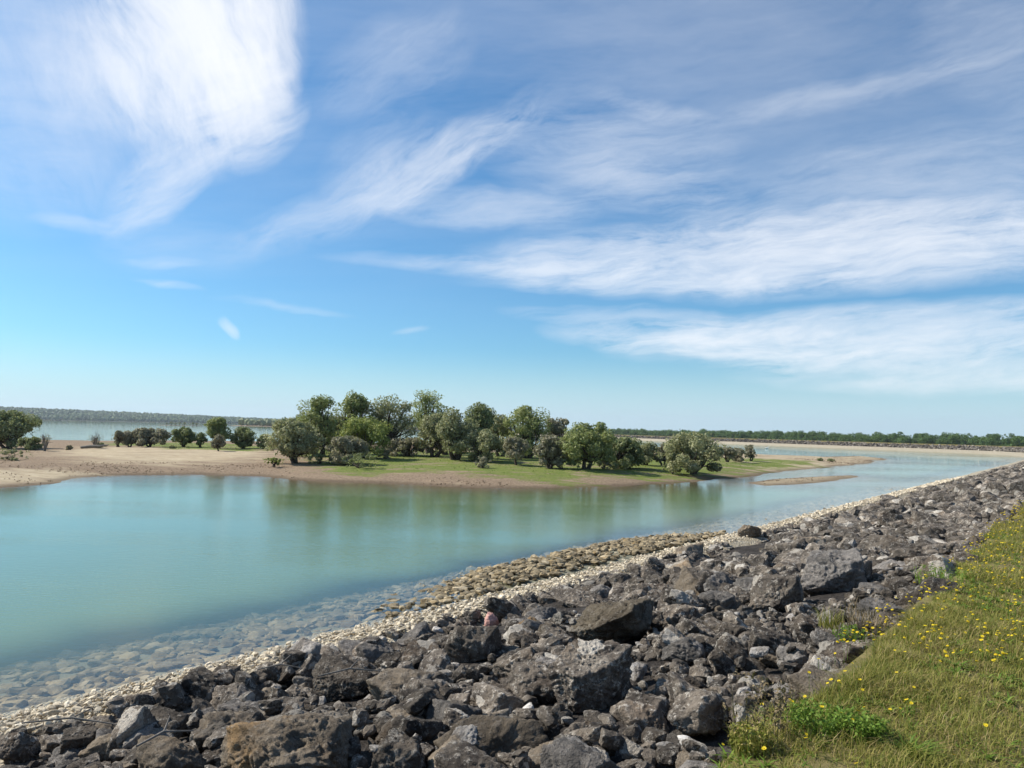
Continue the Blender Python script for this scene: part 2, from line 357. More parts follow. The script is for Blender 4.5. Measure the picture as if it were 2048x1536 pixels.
M['red_weed'] = leaf_mat('dry red weed', [(0, (0.09, 0.052, 0.034)), (0.5, (0.19, 0.122, 0.078)), (1, (0.30, 0.21, 0.14))], 0.1, 0.8)
M['yellow'] = leaf_mat('yellow petal', [(0, (0.62, 0.42, 0.01)), (1, (0.80, 0.62, 0.03))], 0.25)
def flat(name, col, rough=0.8):
    m_, t = material(name); P = pos(t)
    c = t.mix(t.rng(t.noise(P, 8, 4), 0.3, 0.7), tuple(q*0.7 for q in col), tuple(min(1, q*1.25) for q in col))
    finish(t, c, rough, t.bump(t.noise(P, 25, 3), 0.5, 0.02), 0.2); return m_
M['bark'] = flat('willow bark', (0.075, 0.058, 0.042)); M['bark_grey'] = flat('grey dead wood', (0.20, 0.175, 0.145)); M['white'] = flat('white plumage', (0.8, 0.8, 0.78))
M['beak'] = flat('orange bill', (0.7, 0.3, 0.05))

# ------------------------------------------------------------------ the dam: a path along its waterline, swept profiles
DA = R(38.0)
U = np.array([math.sin(DA), math.cos(DA)]); N = np.array([-math.cos(DA), math.sin(DA)])    # along, and towards the lake
def PT(p, t): return np.asarray(p)[..., None]*N + np.asarray(t)[..., None]*U
far_pts = [(101.5, 149), (105.2, 158), (105.5, 168), (102, 180), (95, 194), (85, 215), (74, 240), (59, 276), (42, 320), (20, 382), (-4, 452), (-30, 540)]
tt = np.concatenate([np.arange(-40, -4, 2.0), np.arange(-4, 30, 0.4), np.arange(30, 168, 1.5)])
near = PT(np.full(len(tt), 9.8), tt)
cp = np.array([near[-3], near[-1]] + [np.array(q) for q in far_pts])
sm = []
for i in range(1, len(cp)-2):
    a, b, c_, d_ = cp[i-1], cp[i], cp[i+1], cp[i+2]
    for k in range(12):
        s = k/12; sm.append(0.5*((2*b)+(-a+c_)*s+(2*a-5*b+4*c_-d_)*s*s+(-a+3*b-3*c_+d_)*s**3))
PATH = np.concatenate([near[:-1], np.array(sm)])
tg = np.gradient(PATH, axis=0); tg /= np.linalg.norm(tg, axis=1)[:, None]
PN = np.stack([-tg[:, 1], tg[:, 0]], 1)
for _ in range(3): PN[1:-1] = (PN[:-2]+PN[1:-1]*2+PN[2:])/4
PN /= np.linalg.norm(PN, axis=1)[:, None]
arc = np.concatenate([[0], np.cumsum(np.linalg.norm(np.diff(PATH, axis=0), axis=1))])-40
FARW = np.clip((arc-120)/80, 0, 1)                       # 0 on the near dam, 1 on the far dam: the gravel band widens
def surf_z(p):
    """rock slope / gravel height at perpendicular distance p on the near dam"""
    return np.interp(p, [-14, -6, -3, 1.2, 1.9, 8.5, 9.8, 12.4, 13.5, 15.0, 19.0, 26], [-8, 1.70, 1.78, 1.80, 1.66, 0.30, 0.0, -0.22, -0.50, -1.0, -2.0, -2.6])
def sweep(ps, zoff=0.0, jitter=0.0, farp=None):
    ps = np.asarray(ps, float); rows = []
    for j, p in enumerate(ps):
        pp = p + (FARW*(farp[j]-p) if farp is not None else 0)
        xy = PATH + PN*(np.asarray(pp)-9.8)[..., None] if np.ndim(pp) else PATH + PN*(pp-9.8)
        zz_ = np.interp(pp, [-14, -6, -3, 1.2, 1.9, 8.5, 9.8, 12.4, 13.5, 15.0, 19.0, 26], [-8, 1.70, 1.78, 1.80, 1.66, 0.30, 0.0, -0.22, -0.50, -1.0, -2.0, -2.6])+zoff
        zz_ = np.broadcast_to(zz_, (len(PATH),))
        v = np.concatenate([xy, zz_[:, None]], 1)
        if jitter: v[:, 2] += jitter*fbm(v*np.array([1.3, 1.3, 0]), 3, 9)
        rows.append(v)
    n = len(PATH); V = np.concatenate(rows); F = []
    i = np.arange(n-1)
    for j in range(len(ps)-1):
        F.append(np.stack([j*n+i, (j+1)*n+i, (j+1)*n+i+1, j*n+i+1][::-1], 1))
    return V, np.concatenate(F)
def shelf_shift(t):
    """how far the shelf edge wanders out or in along the dam"""
    t = np.asarray(t, float); return 0.75*fbm(xy0(t*0.55, t*0+3.3), 4, 77)
def bar_up(p, t):
    """a low stony bar on the shelf"""
    return np.exp(-((np.asarray(t)-17.5)/5.6)**4)*np.clip(1.35-np.abs(np.asarray(p)-11.15)/1.15, 0, 1)*0.17
V, F = sweep([-40, -14, -6, -3, -1, 0.3, 1.1, 1.45, 1.75], 0.0, 0.03)
V[-len(PATH):, 2] -= 0.25
V[:len(PATH)*1, 2] = -8.0
crest = link('grassy_crest', mesh_np('grassy_crest', V, F, M['soil'], True), kind='structure', label='grassy crest of the dam beside the boulders')
V, F = sweep(np.linspace(1.3, 8.7, 22), -0.20, 0.12, np.linspace(1.3, 6.4, 22))
bank = link('rock_embankment', mesh_np('rock_embankment', V, F, M['rubble_base'], True), kind='structure', label='dark boulder embankment of the dam')
V, F = sweep([7.3, 7.7, 8.0, 8.3, 8.6, 8.9, 9.2, 9.5, 9.8, 10.1], 0.0, 0.04, [5.6, 5.9, 6.2, 6.7, 7.2, 7.8, 8.4, 9.0, 9.6, 10.1])
V[:len(PATH)*3, 2] -= np.repeat([0.5, 0.3, 0.10], len(PATH))
beach = link('gravel_shore', mesh_np('gravel_shore', V, F, M['gravel_base'], True), kind='structure', label='pale limestone gravel strip at the waterline')
V, F = sweep([9.7, 10.2, 10.6, 11.1, 11.5, 12.0, 12.4, 13.5, 15.0, 17.0, 19.0, 26], -0.04, 0.05)
V[len(PATH)*6:, :2] += np.tile(PN*shelf_shift(arc)[:, None], (6, 1))
V[:, 2] += bar_up(V[:, :2]@N, V[:, :2]@U)*(np.abs(V[:, :2]@U) < 40)
bed = link('lake_bed', mesh_np('lake_bed', V, F, M['bed'], True), kind='structure', label='stony lake bed along the dam')

# ------------------------------------------------------------------ island terrain
def poly_sd(poly, X, Y):
    """signed distance to polygon, positive inside"""
    P = np.stack([X, Y], 1); d2 = np.full(len(P), 1e18); ins = np.zeros(len(P), bool)
    n = len(poly)
    for i in range(n):
        a, b = poly[i], poly[(i+1) % n]; e = b-a; wv_ = P-a
        h = np.clip((wv_@e)/(e@e), 0, 1); d = wv_-h[:, None]*e
        d2 = np.minimum(d2, (d**2).sum(1))
        c1 = (a[1] > Y) != (b[1] > Y)
        xs = (b[0]-a[0])*(Y-a[1])/((b[1]-a[1]) if abs(b[1]-a[1]) > 1e-9 else 1e-9)+a[0]
        ins ^= c1 & (X < xs)
    return np.where(ins, 1, -1)*np.sqrt(d2)
def pxpoly(l, z=0.0): return np.array([ground(x, y, z)[:2] for x, y in l])
ISL = pxpoly([(-260, 985), (0, 973), (100, 966), (180, 956), (280, 950), (400, 947), (520, 951), (580, 958), (640, 963), (760, 968), (860, 972), (960, 975), (1100, 975),
              (1250, 970), (1380, 964), (1470, 957), (1525, 949), (1600, 939), (1680, 931), (1740, 924), (1785, 918.5),
              (1740, 915), (1680, 914), (1600, 916), (1520, 914), (1460, 911), (1380, 907), (1280, 903), (1100, 898), (900, 893), (700, 890), (560, 888.5), (450, 887), (300, 886), (180, 886), (70, 886), (-260, 882)])
BAR = pxpoly([(1497, 965), (1560, 957), (1640, 953), (1705, 951), (1712, 954), (1660, 962), (1580, 969), (1530, 971)])
def isl_h(x, y):
    x, y = np.atleast_1d(np.asarray(x, float)), np.atleast_1d(np.asarray(y, float))
    nz = fbm(xy0(x*0.16, y*0.16), 4, 3)
    s = poly_sd(ISL, x, y) + nz*1.6
    h = np.where(s > 0, 0.80*(1-np.exp(-s/6.5)) + 0.10*nz*np.clip(s/6, 0, 1), np.maximum(s*0.085, -1.6))
    b = poly_sd(BAR, x, y) + nz*0.7
    hb = np.where(b > 0, 0.09*(1-np.exp(-b/0.8)), np.maximum(b*0.10, -1.6))
    return np.maximum(h, hb) + 0.012*fbm(xy0(x*1.1, y*1.1), 3, 8)
gx = np.concatenate([np.arange(-110, -50, 1.2), np.arange(-50, 45, 0.55), np.arange(45, 100, 1.0)]); gy = np.concatenate([np.arange(20, 34, 1.0), np.arange(34, 80, 0.45), np.arange(80, 175, 1.0)])
GX, GY = np.meshgrid(gx, gy); X, Y = GX.ravel(), GY.ravel(); Z = isl_h(X, Y)
grass_px = [[(545, 905), (600, 940), (720, 944), (900, 946), (1000, 952), (1090, 962), (1180, 962), (1260, 950), (1330, 952), (1420, 951), (1500, 944), (1580, 932), (1690, 925), (1640, 918), (1500, 916), (1300, 914), (900, 905), (700, 900)],
            [(180, 893), (300, 904), (420, 906), (540, 909), (600, 900), (450, 888), (180, 888)]]
gm = np.maximum(*[np.clip(0.5+poly_sd(pxpoly(g, 0.55), X, Y)/7.0, 0, 1) for g in grass_px])
sandp = [(110, 915), (200, 925), (330, 927), (520, 922), (540, 908), (440, 902), (200, 900), (100, 905)]
sand2 = [(-200, 985), (100, 962), (230, 948), (120, 945), (-100, 950)]
sm_ = np.maximum(np.clip(0.5+poly_sd(pxpoly(sandp, 0.5), X, Y)/6, 0, 1), np.clip(0.5+poly_sd(pxpoly(sand2, 0.1), X, Y)/3, 0, 1))
sm_ = np.maximum(sm_, np.clip(0.5+poly_sd(BAR, X, Y)/2, 0, 1)); sm_ = np.maximum(sm_, np.clip((X-18)/10, 0, 0.75))
ny, nx = GX.shape; idx = np.arange(ny*nx).reshape(ny, nx)
F = np.stack([idx[:-1, :-1], idx[:-1, 1:], idx[1:, 1:], idx[1:, :-1]], -1).reshape(-1, 4)
keep = (Z[F] > -1.5).any(1); F = F[keep]
ub, inv = np.unique(F, return_inverse=True)
isl = link('island', mesh_np('island', np.stack([X, Y, Z], 1)[ub], inv.reshape(F.shape), M['island'], True, {'grass': gm[ub], 'sand': sm_[ub]}), kind='structure', label='low sandy island with green turf and willows')

# ------------------------------------------------------------------ lake water with its real depth as attribute
def path_p(x, y):
    """perpendicular distance measured like p on the dam (9.8 = waterline)"""
    out = np.empty(len(x)); P = np.stack([x, y], 1)
    for i in range(0, len(P), 4000):
        d = P[i:i+4000, None, :]-PATH[None, :, :]; k = (d**2).sum(2).argmin(1)
        dd = P[i:i+4000]-PATH[k]; out[i:i+4000] = (dd*PN[k]).sum(1)
    return out+9.8
edge = PATH + PN*(-0.75)
outer = np.array([(-300, 900), (-900, 3600), (-4200, 3600), (-4200, -400), (-90, -200)])
bpts = np.concatenate([edge[::2], outer]); nb = len(bpts)
pp_, tt_ = np.meshgrid(np.concatenate([np.arange(9.4, 11.4, 0.3), np.arange(11.4, 15.4, 0.2), np.arange(15.4, 20, 0.5), np.arange(20, 40, 1.2)]), np.concatenate([np.arange(-10, 40, 0.5), np.arange(40, 160, 3)]))
inner = PT(pp_.ravel(), tt_.ravel())
ix, iy = np.meshgrid(np.arange(-110, 104, 1.6), np.arange(20, 175, 1.4)); ii = np.stack([ix.ravel(), iy.ravel()], 1)
s_ = np.minimum(np.abs(poly_sd(ISL, ii[:, 0], ii[:, 1])), np.abs(poly_sd(BAR, ii[:, 0], ii[:, 1]))); ii = ii[s_ < 9]
ii2 = np.stack([q.ravel() for q in np.meshgrid(np.arange(-110, 104, 8.0), np.arange(-30, 330, 8.0))], 1)
allp = np.concatenate([inner, ii, ii2]); allp = allp + rng.normal(0, 0.01, allp.shape)
allp = allp[poly_sd(bpts, allp[:, 0], allp[:, 1]) > 0.15]
allp = np.concatenate([bpts, allp])
res = delaunay_2d_cdt([Vector(q) for q in allp], [(i, (i+1) % nb) for i in range(nb)], [list(range(nb))], 1, 1e-4)
wv2 = np.array([v[:] for v in res[0]]); wf = np.array([f for f in res[2] if len(f) == 3])
pd = path_p(wv2[:, 0], wv2[:, 1]); pd = pd-np.where(pd < 30, shelf_shift(wv2@U)*np.clip((pd-11.3)/1.2, 0, 1), 0)
bedz = np.maximum(isl_h(wv2[:, 0], wv2[:, 1]), np.where(pd < 30, surf_z(pd), -2.6)+np.where(pd < 15, bar_up(pd, wv2@U), 0)*(wv2[:, 1] < 60))
depth = np.clip(-bedz, 0.0, 3.0)
water = link('lake_water', mesh_np('lake_water', np.concatenate([wv2, np.zeros((len(wv2), 1))], 1), wf, M['water'], True, {'depth': depth}), kind='structure', label='calm turquoise lake water')
me = water.data
if me.polygons[0].normal.z < 0: me.flip_normals()

# broad ground under and behind everything
gs = [(-5200, -600), (3000, -600), (3000, 6200), (-5200, 6200)]
link('ground', mesh_np('ground', np.array([(x, y, -8.2) for x, y in gs]), np.array([[0, 1, 2, 3]]), M['field']), kind='structure', label='flat land beyond the dam')

# ------------------------------------------------------------------ rocks
def rock_shape(seed, sub, flatness=1.0, elong=1.0, rough=1.0, planes=None):
    r_ = np.random.default_rng(seed*7+1)
    D, F = ico(sub)
    k = planes or r_.integers(9, 15)
    nn = r_.normal(size=(k, 3)); nn /= np.linalg.norm(nn, axis=1)[:, None]
    dd = r_.uniform(0.58, 1.0, k)
    nn = np.concatenate([nn, [[0, 0, 1], [0, 0, -1], [1, 0, 0], [-1, 0, 0], [0, 1, 0], [0, -1, 0]]]); dd = np.concatenate([dd, r_.uniform(0.8, 1.1, 6)])
    c = np.maximum(D@nn.T, 0)/dd
    r = (c**44).sum(1)**(-1/44)
    P = D*r[:, None]*np.array([elong, 1.0, flatness])
    Q = P+seed*3.1
    if sub >= 4:
        Wp = Q+0.25*np.stack([fbm(Q*2.3+k*9.1, 2, seed+k) for k in range(3)], 1)
        n1 = fbm(Wp*1.6, 3, seed); n2 = np.abs(fbm(Wp*3.1, 4, seed+5, 0.6)); n3 = np.abs(fbm(Wp*8.5, 3, seed+9, 0.6))
        bed_ = np.abs(((Wp@np.array([0.35, 0.2, 1.0]))*3.3+1.2*n1) % 1.0-0.5)       # rough bedding ledges
        pit = np.clip(fbm(Wp*5.3, 2, seed+31)-0.28, 0, 1)
        P = P + D*(0.10*n1 - 0.20*n2 - 0.12*n3 + 0.05*bed_ - 0.08*pit + 0.05)[:, None]*rough
    else:
        P = P + D*(0.16*fbm(Q*1.9, 2, seed) - 0.20*np.abs(fbm(Q*4.1, 2, seed+3)))[:, None]*rough
    sz = max(np.ptp(P[:, 0]), np.ptp(P[:, 1])); P = (P-P.mean(0))/sz
    return P, F
def rot(rx, ry, rz):
    return np.array((Matrix.Rotation(rz, 3, 'Z')@Matrix.Rotation(ry, 3, 'Y')@Matrix.Rotation(rx, 3, 'X')))
NV = 16
shapes5 = [rock_shape(k, 5, rng.uniform(0.55, 0.9), rng.uniform(1.0, 1.45)) for k in range(NV)]
_st = rng.bit_generator.state
def lowshapes(sub, n, flat_, el_, base=100, rough=1.0):
    r_ = np.random.default_rng(base+sub)
    return [rock_shape(base+k, sub, r_.uniform(*flat_), r_.uniform(*el_), rough) for k in range(n)]
shapes3 = lowshapes(3, 24, (0.55, 0.95), (1.0, 1.5)); shapes2 = lowshapes(2, 24, (0.55, 0.95), (1.0, 1.5))
meshes5 = [mesh_np('boulder', v, f, M['rock'], True) for v, f in shapes5]
def mesh_variant(me_, mat):
    q = me_.copy(); q.materials.clear(); q.materials.append(mat); return q
meshes5t = [mesh_variant(q, M['rock_tan']) for q in meshes5[:6]]; meshes5g = [mesh_variant(q, M['rock_grey']) for q in meshes5[6:12]]; meshes5w = [mesh_variant(q, M['rock_white']) for q in meshes5[12:16]]

CELL = 0.05; T0, T1, P0, P1 = -3.0, 32.0, 0.6, 9.4
hf_t, hf_p = int((T1-T0)/CELL), int((P1-P0)/CELL)
pcent = P0+(np.arange(hf_p)+0.5)*CELL
HF = np.tile(surf_z(pcent)+np.interp(pcent, [5.5, 7.6, 8.0, 8.3], [-0.19, -0.33, -0.20, -0.03]), (hf_t, 1)); HBASE = HF.copy()
def drop(Vr, p, t, q=35, sink=0.0):
    """rest the rotated, scaled vertices Vr (x along p, y along t) on the pile; returns z"""
    ci = ((p+Vr[:, 0]-P0)/CELL).astype(int); cj = ((t+Vr[:, 1]-T0)/CELL).astype(int)
    ok = (ci >= 0) & (ci < hf_p) & (cj >= 0) & (cj < hf_t)
    if ok.sum() < 6: return None
    key = cj[ok]*hf_p+ci[ok]; u, inv_ = np.unique(key, return_inverse=True)
    lo = np.full(len(u), 9e9); hi = np.full(len(u), -9e9); np.minimum.at(lo, inv_, Vr[ok, 2]); np.maximum.at(hi, inv_, Vr[ok, 2])
    core = lo < (np.median(Vr[:, 2]))
    z = np.percentile((HF.ravel()[u]-lo)[core] if core.any() else HF.ravel()[u]-lo, q)-sink
    HF.ravel()[u] = np.maximum(HF.ravel()[u], z+hi)
    return z
B2 = np.stack([N, U], 1)          # local (p,t) axes -> world xy
B3 = np.eye(3); B3[:2, 0] = N; B3[:2, 1] = U
if np.linalg.det(B3) < 0: B3[:, :] = B3          # handedness handled by using full matrices below

# distinctive boulders, each a thing of its own: picture point of its middle, width and height in the picture
heroes = [
 ('boulder', 'rock', 1178, 1345, 150, 0.80, 0.95, 'large rounded pyramid boulder, brown speckled, in the middle of the embankment', 201),
 ('boulder', 'rock_tan', 600, 1478, 275, 0.52, 1.2, 'biggest tan boulder with a sunlit sloping top, low in the embankment', 202),
 ('boulder', 'rock', 802, 1475, 122, 0.90, 1.0, 'smooth grey blocky boulder just beside the biggest tan boulder', 203),
 ('boulder', 'rock_grey', 1163, 1482, 140, 0.70, 1.1, 'rounded pale grey boulder below the pyramid boulder', 204),
 ('boulder', 'rock', 945, 1285, 95, 0.9, 1.0, 'upright brown grey boulder near the pink stone', 205),
 ('boulder', 'rock', 1165, 1190, 130, 0.42, 1.6, 'long dark brown slab lying along the edge of the pale gravel', 206),
 ('boulder', 'rock_grey', 1660, 1155, 125, 0.72, 1.1, 'big pale grey slanted slab high in the embankment', 207),
 ('boulder', 'rock', 1552, 1185, 98, 0.70, 1.1, 'dark block boulder beside the big pale slanted slab', 208),
 ('boulder', 'rock_moss', 1222, 1245, 165, 0.55, 1.3, 'wide tan block with orange brown moss behind the pyramid boulder', 209),
 ('stone', 'rock_pink', 980, 1228, 30, 1.1, 1.0, 'small pink stone standing near the gravel edge', 210),
 ('stone', 'rock_white', 1520, 1280, 38, 0.65, 1.2, 'bright white broken stone near the grass edge', 211),
 ('boulder', 'rock', 1488, 1392, 62, 1.75, 1.0, 'tall upright grey rock next to the weeds and yellow flowers', 212),
 ('stone', 'rock_white', 1484, 1340, 24, 2.2, 1.0, 'thin white splinter of stone leaning on the tall upright rock', 213),
 ('boulder', 'rock_tan', 345, 1490, 135, 0.65, 1.1, 'brown tipped boulder in the bottom corner by the biggest tan boulder', 214),
 ('boulder', 'rock', 955, 1490, 175, 0.55, 1.3, 'wide pitted boulder at the lower edge, below the dark rocks in the middle', 215),
 ('boulder', 'rock', 1395, 1385, 120, 0.80, 1.1, 'dark lichen spotted boulder facing away from the sun', 216),
 ('boulder', 'rock_grey', 1400, 1478, 100, 0.70, 1.2, 'pale rounded boulder at the foot of the grass verge', 217),
 ('stone', 'rock_white', 1270, 1305, 52, 0.55, 1.3, 'white limestone block wedged behind the pyramid boulder', 218),
 ('boulder', 'rock_tan', 1497, 1080, 46, 0.85, 1.2, 'light brown boulder standing out at the gravel edge', 220),
 ('boulder', 'rock_grey', 1370, 1275, 90, 0.8, 1.2, 'flat topped grey boulder beyond the white limestone block', 221),
 ('boulder', 'rock', 690, 1345, 150, 0.55, 1.5, 'dark slab boulder with a pale flat top above the biggest tan boulder', 222),
]
hero_list = []
for nm, mt, px, py, wpx, fl, el_, lab, sdd in heroes:
    # find the place on the slope under the picture point
    g = ground(px, py, 1.2)
    for _ in range(12):
        p = g[:2]@N; g = ground(px, py-16, float(surf_z(p))+0.12)
    p, t_ = g[:2]@N, g[:2]@U
    dist = (g-CAM)@c_f
    hero_list.append((nm, mt, p, t_, wpx/FPX*dist, fl, el_, lab, sdd))
hero_list.sort(key=lambda q: -q[4])
reserved = []
for q in hero_list:
    xy = PT(q[2], q[3]); d = np.array([*xy, float(surf_z(q[2]))+0.12])-CAM; zc = d@c_f
    reserved.append((q[2], q[3], q[4], 1024+FPX*(d@c_r)/zc, 768-FPX*(d@c_u)/zc, zc, q[4]*FPX/zc*0.5, q[4]*min(q[5], 1.3)*FPX/zc*0.5))
def covers_reserved(p, t, s):
    """would a rock of size s at (p, t) bury or hide one of the distinctive boulders?"""
    xy = PT(p, t); d = np.array([*xy, float(surf_z(p))+0.05+0.2*s])-CAM; zc = d@c_f
    if zc < 0.5: return False
    x, y, r_ = 1024+FPX*(d@c_r)/zc, 768-FPX*(d@c_u)/zc, s*FPX/zc*0.45
    for (hp, ht, hs, hx, hy, hz_, rw, rh) in reserved:
        k_ = 1.3 if hs < 0.3 else (1.0 if s > 0.22 else 0.62)
        if math.hypot(p-hp, t-ht) < (hs*0.40+s*0.35)*k_: return True
        if zc < hz_ and abs(x-hx) < (rw+r_)*0.80*k_ and abs(y-hy) < (rh+r_)*0.80*k_: return True
    return False
def put_heroes(lst):
    for nm, mt, p, t_, size, fl, el_, lab, sdd in lst:
        Vr, Fr = rock_shape(sdd, 6 if size > 0.6 else 5, fl, el_, 1.0)
        tall = fl > 1.4
        rz = rng.uniform(-0.4, 0.4) if not tall else 0.3
        # widest side across the view direction
        Mr = rot(rng.uniform(-0.2, 0.2), rng.uniform(-0.2, 0.2) + (0.35 if sdd == 213 else 0), rz - DA - math.pi/2*0)
        Vr = (Vr*size)@Mr.T
        loc2 = Vr[:, :2]@np.stack([N, U], 1)            # world xy -> (p,t) components
        z = drop(np.concatenate([loc2, Vr[:, 2:]], 1), p, t_, 90 if tall else (60 if size > 0.3 else 96))
        xy = PT(p, t_)
        o = link(nm, mesh_np(nm, Vr, Fr, M[mt], True), label=lab, cat=nm, group='distinctive stones of the embankment', loc=(xy[0], xy[1], z))
put_heroes([q for q in hero_list if q[4] >= 0.3])

# ordinary boulders: piled largest first
specs = []
def fill(n, smin, smax, t0, t1, p0=1.28, p1=8.15, tries=5):
    out = []
    for _ in range(n):
        s = smin*(smax/smin)**rng.random(); best = None
        for _k in range(tries):
            p, t_ = rng.uniform(p0, p1), rng.uniform(t0, t1)
            j, i = int((t_-T0)/CELL), int((p-P0)/CELL); r_ = max(1, int(s*0.35/CELL))
            sl_ = (slice(max(0, j-r_), j+r_+1, 2), slice(max(0, i-r_), i+r_+1, 2))
            hgt = (HF[sl_]-HBASE[sl_]).mean()
            if covers_reserved(p, t_, s): continue
            if best is None or hgt < best[0]: best = (hgt, p, t_)
        if best is None or best[0] > 0.75*smax + 0.25: continue
        out.append((s, best[1], best[2]))
    return out
def settle(lst, sub, sink=0.04):
    for s, p, t_ in lst:
        k = int(rng.integers(0, 24)); Vr, Fr = (shapes3 if sub == 3 else shapes2)[k]
        Mr = rot(rng.uniform(-0.45, 0.45), rng.uniform(-0.45, 0.45), rng.uniform(0, 6.28))
        Q = (Vr*s)@Mr.T; lp = Q[:, :2]@np.stack([N, U], 1)
        z = drop(np.concatenate([lp, Q[:, 2:]], 1), p, t_, 30, s*sink)
        if z is None: continue
        xy = PT(p, t_); specs.append((s, k, Mr, np.array([xy[0], xy[1], z]), sub))
for (n, a, b, t0, t1, sub) in ((110, 0.50, 0.80, -2.5, 14, 3), (90, 0.55, 0.95, 14, 31, 3), (480, 0.32, 0.58, -2.5, 14, 3), (320, 0.34, 0.58, 14, 31, 2),
                               (720, 0.18, 0.34, -2.5, 14, 3), (600, 0.2, 0.36, 14, 31, 2), (1700, 0.08, 0.18, -1, 14, 2)):
    if n == 720: put_heroes([q for q in hero_list if q[4] < 0.3])
    settle(fill(n, a, b, t0, t1, tries=7 if n in (110, 480) else 4), sub)
    if n == 480: [(settle(fill(110, 0.24, 0.42, q0, q1, 7.6, 8.2, 3), 3, 0.12), settle(fill(190, 0.13, 0.26, q0, q1, 8.1, 8.75, 3), 2, 0.30)) for q0, q1 in ((-2.5, 8), (8, 18), (18, 31))]
# boulders that show largest become objects of their own, the rest one mass
def proj(loc):
    d = loc-CAM; zc = d@c_f
    if zc < 0.5: return None
    return 1024+FPX*(d@c_r)/zc, 768-FPX*(d@c_u)/zc, zc
score = []
for i, (s, k, Mr, loc, sub) in enumerate(specs):
    q = proj(loc)
    score.append(s/q[2] if q and -60 < q[0] < 2100 and q[1] < 1620 else 0)
order = np.argsort(score)[::-1]; chosen = set(order[:285].tolist())
few = []
white_small = []
for i, (s, k, Mr, loc, sub) in enumerate(specs):
    if i in chosen:
        h = rng.random(); kk = k % NV
        if h < 0.70: md = meshes5[kk]
        elif h < 0.84: md = meshes5t[k % 6]
        elif h < 0.96: md = meshes5g[k % 6]
        else: md = meshes5w[k % 4] if s < 0.3 else meshes5[kk]
        mm = Matrix(Mr.tolist()).to_4x4()@Matrix.Scale(s, 4); mm.translation = loc
        link('boulder', md, parent=bank, M=mm)
    elif rng.random() < 0.06 and s < 0.2:
        Vr, Fr = shapes3[k]; white_small.append(((Vr*s)@Mr.T+loc, Fr))
    else:
        Vr, Fr = (shapes3 if sub == 3 else shapes2)[k]
        few.append(((Vr*s)@Mr.T+loc, Fr))
# the rest of the near dam, and a short way round the bend
nf = 4000
tq = 30+ (165-30)*rng.random(nf)**1.25; pq = rng.uniform(1.35, 8.45, nf); sq = 0.32*(0.95/0.32)**rng.random(nf)
xyq = PT(pq, tq); zq = surf_z(pq)+rng.uniform(-0.2, 0.06, nf)-0.28*np.clip((pq-5.8)/2.2, 0, 1)
for i in range(nf):
    Vr, Fr = shapes2[int(rng.integers(0, 24))]
    few.append(((Vr*sq[i])@rot(rng.uniform(-0.5, 0.5), rng.uniform(-0.5, 0.5), rng.uniform(0, 6.28)).T+np.array([*xyq[i], zq[i]]), Fr))
fi = np.where(arc > 164)[0]
for _ in range(3000):
    i = int(rng.choice(fi)); q = rng.uniform(1.9, 6.2); s = rng.uniform(0.35, 0.7)
    Vr, Fr = ico(1); xy = PATH[i]+PN[i]*(q-9.8)+tg[i]*rng.uniform(-2, 2)
    few.append(((Vr*s*0.5*np.array([1.2, 1, 0.8])*rng.uniform(0.7, 1.2, (12, 1)))@rot(0.3, 0.2, rng.uniform(0, 6.28)).T+np.array([*xy, surf_z(q)-0.05]), Fr))
V, F = join(few); link('smaller_rocks', mesh_np('smaller_rocks', V, F, M['rock_many'], False), parent=bank, kind='stuff')
for V_, F_ in white_small[:110]:
    c0 = V_.mean(0); link('pale_stone', mesh_np('pale_stone', V_-c0, F_, M['rock_white'], True), parent=bank, loc=c0)

# pale gravel at the waterline
gshapes = lowshapes(2, 16, (0.5, 0.85), (1.0, 1.6), 300, 1.2); gmeshes = [mesh_np('gravel_stone', v, f, M['gravel_stone'], False) for v, f in gshapes]
ng = 15000; tq = -2+ (72)*rng.random(ng)**2.1; pq = 8.15+1.75*rng.random(ng); sq = 0.033*(0.13/0.033)**(rng.random(ng)**1.7)
sq *= 1+np.clip(tq-15, 0, 60)/60
items = []
for i in range(ng):
    xy = PT(pq[i], tq[i]); zz_ = float(surf_z(pq[i]))+rng.uniform(-0.02, 0.05)-0.22*max(0.0, 7.95-pq[i])
    items.append((sq[i], int(rng.integers(0, 16)), rot(rng.uniform(-0.5, 0.5), rng.uniform(-0.5, 0.5), rng.uniform(0, 6.28)), np.array([*xy, zz_])))
tiny = lowshapes(1, 16, (0.55, 0.9), (1.0, 1.5), 700, 1.0)
def split_items(items, meshes, shapes, name, parent, n_own, stuff_name, stuff_mat, small=0.095):
    sc = []
    for (s, k, Mr, loc) in items:
        q = proj(loc); sc.append(s/q[2] if q and -20 < q[0] < 2070 and q[1] < 1560 else 0)
    own = set(np.argsort(sc)[::-1][:n_own].tolist()); rest = []
    for i, (s, k, Mr, loc) in enumerate(items):
        if i in own:
            mm = Matrix(Mr.tolist()).to_4x4()@Matrix.Scale(s, 4); mm.translation = loc
            link(name, meshes[k], parent=parent, M=mm)
        else:
            Vr, Fr = shapes[k] if s > small else tiny[k % 16]; rest.append(((Vr*s)@Mr.T+loc, Fr))
    V, F = join(rest); link(stuff_name, mesh_np(stuff_name, V, F, stuff_mat, False), parent=parent, kind='stuff')
split_items(items, gmeshes, gshapes, 'gravel_stone', beach, 280, 'fine_gravel', M['gravel'])

